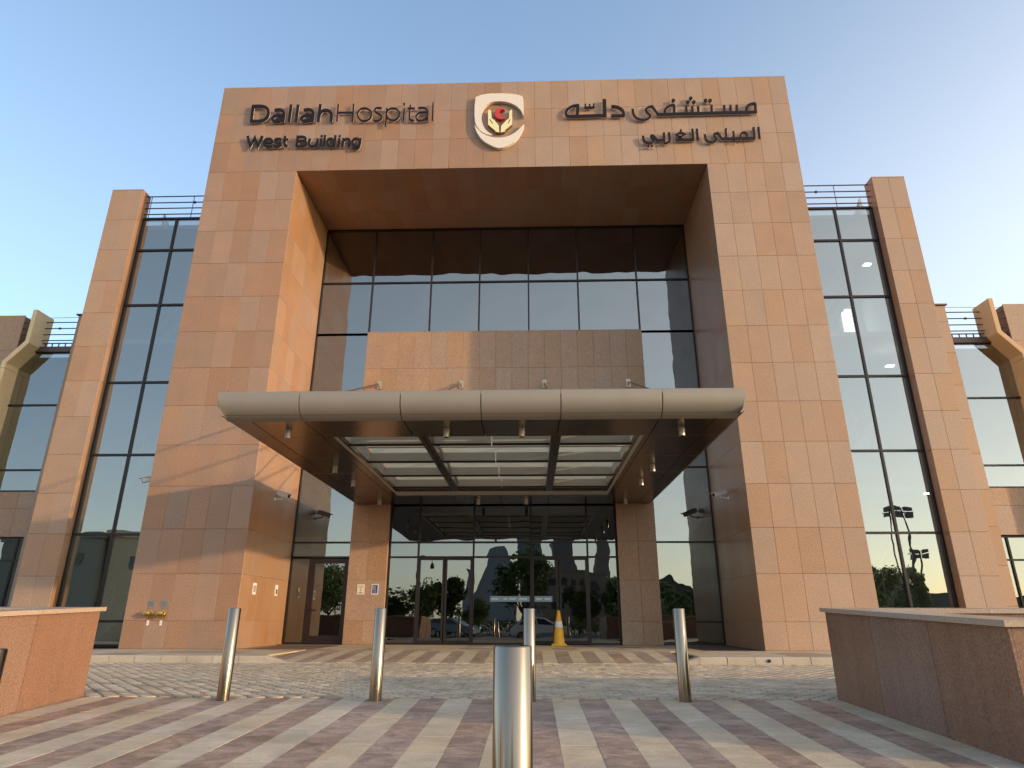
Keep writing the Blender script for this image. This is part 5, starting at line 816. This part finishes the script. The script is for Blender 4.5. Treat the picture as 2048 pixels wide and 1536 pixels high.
nb = tag(MB().box(OL+.001, OL+.012, .80, 1.02, 1.34, 1.64).build('notice', WHITE), 'white notice on the sunlit side wall of the portal, nearer the front edge', 'notice')
g = MB(); g.box(OL+.0125, OL+.0145, .83, .99, 1.40, 1.58); g.build('printed_field', plain('notice_grey', (.34, .30, .30), .5), nb)
nb = tag(MB().box(OL+.001, OL+.02, 2.42, 2.60, 1.36, 1.66).build('wall_reader', WHITE), 'small pale access reader on the sunlit portal side wall, nearest the side door', 'access reader')
MB().box(OL+.021, OL+.024, 2.46, 2.56, 1.40, 1.54).build('reader_window', BLACK, nb)
# blue sticker strip on the doors
st = tag(MB().box(-.83, .385, G-.0185, G-.0145, 1.22, 1.38).build('door_sticker', plain('sticker_blue', (.22, .33, .42), .4)), 'pale blue sticker strip across the entrance glass behind the nearest bollard', 'sticker')
g = MB()
for a, b_ in ((-.78,-.58), (-.42,-.30), (-.24,-.04), (.05,.30)): g.box(a, b_, G-.0215, G-.0187, 1.285, 1.315)
g.build('printed_line', WHITE, st)
st2 = tag(MB().box(.53, 1.07, G-.021, G-.0145, 1.22, 1.38).build('door_sticker', bpy.data.materials['sticker_blue']), 'pale blue sticker on the sliding door beside the yellow cone', 'sticker')
g = MB(); g.box(.58, .76, G-.0235, G-.0212, 1.285, 1.315); g.box(.84, 1.02, G-.0235, G-.0212, 1.285, 1.315); g.build('printed_line', WHITE, st2)
# cone
root = thing('traffic_cone', 'tall yellow traffic cone with a white band before the entrance doors', 'traffic cone', (1.23, 2.92, 0.002))
g = MB(); c = .23
g.add([(-c,-c,0),(c,-c,0),(c,c,0),(-c,c,0),(-c+.02,-c+.02,.045),(c-.02,-c+.02,.045),(c-.02,c-.02,.045),(-c+.02,c-.02,.045)], [(3,2,1,0),(4,5,6,7),(0,1,5,4),(1,2,6,5),(2,3,7,6),(3,0,4,7)])
g.build('cone_base', ORANGE, root)
MB().lathe((0,0,0), [(.175, .044), (.165, .09), (.118, .50)], 28).build('cone_body', ORANGE, root, smooth=True)
MB().lathe((0,0,0), [(.1185, .50), (.094, .66)], 28).build('white_band', WHITE, root, smooth=True)
MB().lathe((0,0,0), [(.0925, .66), (.055, .86), (.048, .94), (.028, .965)], 28).build('cone_body', ORANGE, root, smooth=True)
# ================================================================== ACROSS THE STREET (seen mirrored in the glass)
LEAF = None
m, n, l, b = mat('tree_leaves'); LEAF = m; b.inputs['Roughness'].default_value = .7
g_ = n.new('ShaderNodeNewGeometry'); cr = n.new('ShaderNodeValToRGB'); cr.color_ramp.elements[0].color = (.07, .11, .025, 1); cr.color_ramp.elements[1].color = (.19, .22, .06, 1)
l.new(g_.outputs['Random Per Island'], cr.inputs[0]); l.new(cr.outputs[0], b.inputs['Base Color'])
BARK = plain('tree_bark', (.10, .07, .045), .9, var=.2)
def tree_meshes(seed, h, r, trunk):
    rnd = random.Random(seed); t = MB()
    t.tube((0,0,0), (.05,.02,trunk), .16, 8, .11)
    cl = []
    for q in range(7):
        a = q*.9+rnd.random(); e = (math.cos(a)*r*.6, math.sin(a)*r*.6, trunk+(h-trunk)*rnd.uniform(.3, .8)); t.tube((.05,.02,trunk*.95), e, .07, 6, .025); cl.append((e, r*rnd.uniform(.35, .55)))
    for q in range(9): cl.append(((rnd.uniform(-.6,.6)*r, rnd.uniform(-.6,.6)*r, trunk+(h-trunk)*rnd.uniform(.15,.9)), r*rnd.uniform(.28,.5)))
    c = MB()
    for (p, rr_) in cl:
        for _ in range(230):
            d = Vector((rnd.gauss(0,1), rnd.gauss(0,1), rnd.gauss(0,.8))).normalized()*rr_*rnd.uniform(.45, 1.05); q = Vector(p)+d
            u = Vector((rnd.gauss(0,1), rnd.gauss(0,1), rnd.gauss(0,1))).normalized(); v = u.orthogonal().normalized(); s_ = rnd.uniform(.10, .22)
            c.add([q-u*s_, q+v*s_*.5, q+u*s_, q-v*s_*.5], [(0,1,2,3)])
    return t.mesh('trunk', BARK), c.mesh('crown', LEAF)
TM = [tree_meshes(1, 5, 1.9, 1.2), tree_meshes(2, 5, 2.3, 1.4), tree_meshes(3, 5, 1.4, 1.0)]
def tree(x, y, h, k, wd, label):
    r = thing('street_tree', label, 'tree', (x, y, -.8), 'trees across the street')
    r.scale = (h/5*wd, h/5*wd, h/5); r.rotation_euler = (0, 0, random.uniform(0, 6))
    place('trunk', TM[k][0], r, (0,0,0)); place('crown', TM[k][1], r, (0,0,0))
for x, y, h, k, wd, lab in [(-20.0,-45,6.5,1,1.1,'dark leafy tree mirrored in the side door glass'), (-24.5,-46,6,0,1.1,'tree across the street left of the one mirrored in the side door'),
    (-14.2,-45,4.6,0,1.3,'low tree mirrored at the left end of the entrance glass'), (-10.4,-44,4.6,1,1.0,'bushy tree mirrored in the leftmost entrance pane'), (-8.0,-45,5.4,2,1.2,'tree mirrored in the first sliding door'),
    (-5.2,-46,3.9,0,1.0,'small tree mirrored left of the middle entrance pane'), (-.6,-43,7.3,1,.9,'tallest tree, mirrored in the middle of the entrance glass above the blue sticker'), (5.2,-45,4.9,0,1.0,'round tree mirrored in the sliding door by the yellow cone'),
    (8.9,-45,5.8,2,1.2,'narrow tree mirrored in the right end pane of the entrance'), (13.6,-44,4.7,1,1.1,'tree mirrored low in the right glass strip beside the pier'), (17.5,-45,5.0,0,1.2,'tree mirrored at the right edge of the right glass strip'),
    (40.6,-60,7.4,2,.9,'tree mirrored at the left foot of the right stair glass'), (42.9,-59,7.6,0,.6,'tall tree mirrored low in the right stair glass'), (45.0,-60,7.0,2,.55,'thin tree mirrored in the right stair glass beside the lamp poles'),
    (-34,-36,6,1,1.1,'tree beside the pale house across the street'), (29,-46,5,1,1.2,'bushy tree across the street far to the right')]:
    tree(x, y, h, k, wd, lab)
hd = MB(); rnd = random.Random(5)
for _ in range(9000):
    q = Vector((rnd.uniform(-30, 34), rnd.uniform(-43, -41.6), -.8+rnd.uniform(0, 1)**.7*rnd.uniform(1.1, 1.7))); u = Vector((rnd.gauss(0,1), rnd.gauss(0,1), rnd.gauss(0,1))).normalized(); v = u.orthogonal().normalized(); s_ = rnd.uniform(.1, .2)
    hd.add([q-u*s_, q+v*s_*.5, q+u*s_, q-v*s_*.5], [(0,1,2,3)])
h_ = hd.build('hedge', LEAF, kind='stuff'); tag(h_, 'long clipped hedge across the street mirrored low in the entrance glass', 'hedge')
# buildings
def house(name, label, x0, x1, y0, y1, h, mt, wins=(), roof=None):
    r = thing(name, label, 'building', ((x0+x1)/2, (y0+y1)/2, -.8))
    L_ = Vector(r.location)
    g = MB(); g.box(x0, x1, y0, y1, -.8, h); o = g.build('wall', mt, r); o.location = -L_
    g = MB(); g.box(x0-.15, x1+.15, y0-.15, y1+.15, h, h+.35); o = g.build('roof', mt, r); o.location = -L_
    for (a, z0, ww, hh) in wins:
        o = MB().box(a, a+ww, y1+.01, y1+.05, z0, z0+hh).build('window', WINM, r); o.location = -L_
    return r
WINM = plain('far_window', (.03, .035, .04), .15)
house('pale_house', 'pale plastered house mirrored in the left stair glass', -29.2, -25.4, -34, -26, 6.2, plain('cream_plaster', (.60, .48, .31), .8), [(-27.6, 3.8, .7, 1.0)])
house('grey_house', 'grey green house mirrored in the left stair glass beside the pale one', -40, -29.5, -36, -25.5, 6.0, plain('grey_plaster', (.26, .26, .21), .8), [(-31.5, 4.2, .8, .7), (-34, 4.2, .8, .9), (-34, 1.2, .8, 1.2)])
house('low_brown_building', 'low brown building mirrored behind the trees in the entrance glass', 2.2, 11.5, -92, -80, 7.6, plain('brown_plaster', (.20, .14, .10), .8), [(3+1.6*i, 5.2, .9, 1.1) for i in range(5)]+[(3+1.6*i, 2.4, .9, 1.1) for i in range(5)])
r = house('gabled_house', 'low dark house with pitched roof mirrored in the right glass strip', 19.5, 26, -90, -80, 5.4, plain('dark_plaster', (.09, .07, .055), .8))
o = MB().prism([(-3.5, 6.2+.4), (3.5, 6.2+.4), (1.6, 7.2), (.2, 6.9), (-1.0, 8.0)], -5, 5).build('roof_ridge', plain('roof_tile', (.07, .05, .04), .8), r)
# far towers
TG = plain('hazed_tower_glass', (.19, .21, .23), .5, var=.06, scale=.05)  # lightened, so distance haze is part of the colour
def tower(name, label, poly, y, d, mt, ribs=None):
    r = thing(name, label, 'tower', (sum(p[0] for p in poly)/len(poly), y, -.8)); o = MB().prism(poly, y-d, y).build('tower_body', mt, r); o.location = -Vector(r.location)
    if ribs:
        g = MB(); x0, x1, z0, z1, k = ribs
        for i in range(k): g.box(x0+(x1-x0)*i/k, x0+(x1-x0)*i/k+.35, y+.01, y+.5, z0, z1)
        o = g.build('facade_ribs', plain('rib_metal', (.24, .24, .25), .5), r); o.location = -Vector(r.location)
tower('glass_tower', 'far glass tower with one flared curving side mirrored in the entrance glass', [(-44,-.8),(-10,-.8),(-11,30),(-12.5,40),(-14,41.5),(-25.5,41.5),(-28,33),(-31.5,24),(-36,14),(-41,6)], -400, 22, TG, None)
tower('glass_tower', 'tall dark far tower mirrored under the canopy reflection, middle of the entrance glass', [(-6.9,-.8),(9,-.8),(9,60),(4,72),(-6.9,64)], -410, 22, TG, (-6.5, 8.5, 5, 58, 14))
tower('glass_tower', 'blocky far tower with a pale rib mirrored right of the middle of the entrance glass', [(14.8,-.8),(30,-.8),(30,38),(27,60),(14.8,54)], -420, 22, plain('tower_stone', (.19,.16,.14), .6), (15, 29.5, 5, 52, 8))
tower('slim_tower', 'slim stepped far tower mirrored at the right end of the entrance glass', [(38,-.8),(50,-.8),(50,26),(47.8,26),(47.8,42),(46.5,52),(44.2,70),(42,52),(40.2,42),(40.2,26),(38,26)], -400, 10, plain('tower_tan', (.17,.135,.10), .6), None)
tower('office_block', 'small far office block mirrored left of the flared tower', [(-41.5,-.8),(-36.6,-.8),(-36.6,28.6),(-41.5,28.6)], -396, 8, TG, None)
# field light masts and lamp posts
LM = plain('mast_metal', (.06,.055,.05), .5, .3)
def mast(x, y, h, nx, label):
    r = thing('floodlight_mast', label, 'floodlight', (x, y, -.8), 'floodlight masts across the street'); h += .8
    MB().tube((0,0,0), (0,0,h), .16, 8, .09).build('mast', LM, r)
    MB().box(-.55*nx, .55*nx, -.05, .05, h-.6, h-.5).build('crossbar', LM, r)
    for i in range(nx):
        for z in (0, -.75):
            xx = -.55*nx+.55+1.1*i; MB().box(xx-.32, xx+.32, -.1, .35, h-.4+z, h+.12+z).build('floodlight_head', LM, r)
mast(43.2, -60, 13.2, 2, 'tall floodlight mast mirrored in the right stair glass, left one of the close pair'); mast(45.5, -61, 13.3, 2, 'tall floodlight mast mirrored in the right stair glass, right one of the close pair')
mast(46.7, -62, 8.5, 2, 'short floodlight mast mirrored in the right stair glass')
def lamp(x, y, h, label, arm=1.6):
    r = thing('street_lamp', label, 'street lamp', (x, y, -.8), 'street lamps across the street')
    g = MB(); g.tube((0,0,0), (0,0,h-1), .09, 8, .06); pts = [(0,0,h-1), (arm*.1,0,h-.4), (arm*.4,0,h-.05), (arm*.75,0,h), (arm,0,h-.3), (arm*1.05,0,h-.8)]
    for p, q in zip(pts[:-1], pts[1:]): g.tube(p, q, .05, 6)
    g.build('pole', LM, r); MB().lathe((arm*1.05,0,h-1.3), [(.10, .5), (.28, .2), (.30, .05), (.2, -.1)], 14).build('lamp_head', LM, r)
lamp(47.3, -58, 6.9, 'curved street lamp mirrored low in the right stair glass'); lamp(-11.2, -43.5, 7.5, 'street lamp mirrored in the left end of the entrance glass'); lamp(22.5, -43.5, 6.5, 'street lamp across the street to the right', .9)
g = MB(); g.box(46.5, 64, -72, -64, -.8, 3.4); tag(g.build('long_low_building', plain('shed_plaster', (.10,.10,.09), .8)), 'long low dark building mirrored at the foot of the right stair glass', 'building')
# parked cars
def car(x, y, rz, paint, label):
    r = thing('parked_car', label, 'car', (x, y, -.72), 'cars parked on the street', rz)
    prof = [(-2.15,.35),(-2.2,.75),(-2.1,.95),(-1.75,1.05),(-1.35,1.42),(-.6,1.52),(.35,1.48),(1.15,1.02),(1.9,.88),(2.15,.68),(2.2,.35)]
    MB().prism(prof, -.86, .86).build('body', plain('car_paint_'+label[:5].strip(), paint, .25, .1), r).modifiers.new('b', 'BEVEL').width = .06
    for yy in (-.868, .862):
        MB().prism([(-1.6,1.04),(-1.25,1.36),(-.35,1.42),(-.3,1.0)], yy, yy+.006).build('side_window', WINM, r); MB().prism([(-.22,1.0),(-.25,1.42),(.3,1.38),(.9,1.02)], yy, yy+.006).build('side_window', WINM, r)
    g = MB(); g.add([(1.13,-.7,1.05),(1.13,.7,1.05),(.38,.62,1.475),(.38,-.62,1.475)], [(0,1,2,3)]); o = g.build('windscreen', WINM, r); o.location = (.015, 0, .015)
    for xx in (-1.35, 1.35):
        for yy in (-.88, .70):
            w_ = MB().lathe((xx, yy, .33), [(.33, 0), (.34, .05), (.33, .18)], 20, axis=(0,1,0)).build('wheel', BLACK, r); MB().lathe((xx, yy-.004 if yy < 0 else yy+.184, .33), [(.20, -.004), (.19, .004)], 14, axis=(0,1,0)).build('rim', STEEL, w_)
    for yy in (-.62, .62): MB().box(2.15, 2.21, yy-.16, yy+.16, .66, .80).build('headlight', WHITE, r)
car(1.0, -26.5, 0, (.62,.60,.57), 'white hatchback mirrored low in the middle of the entrance glass'); car(-6.2, -33, R_(20), (.16,.19,.24), 'blue grey car mirrored in the first sliding door'); car(-19.5, -34, 0, (.45,.46,.48), 'silver car mirrored in the side door glass'); car(13.5, -34, 0, (.5,.5,.5), 'grey car mirrored low in the right glass strip')
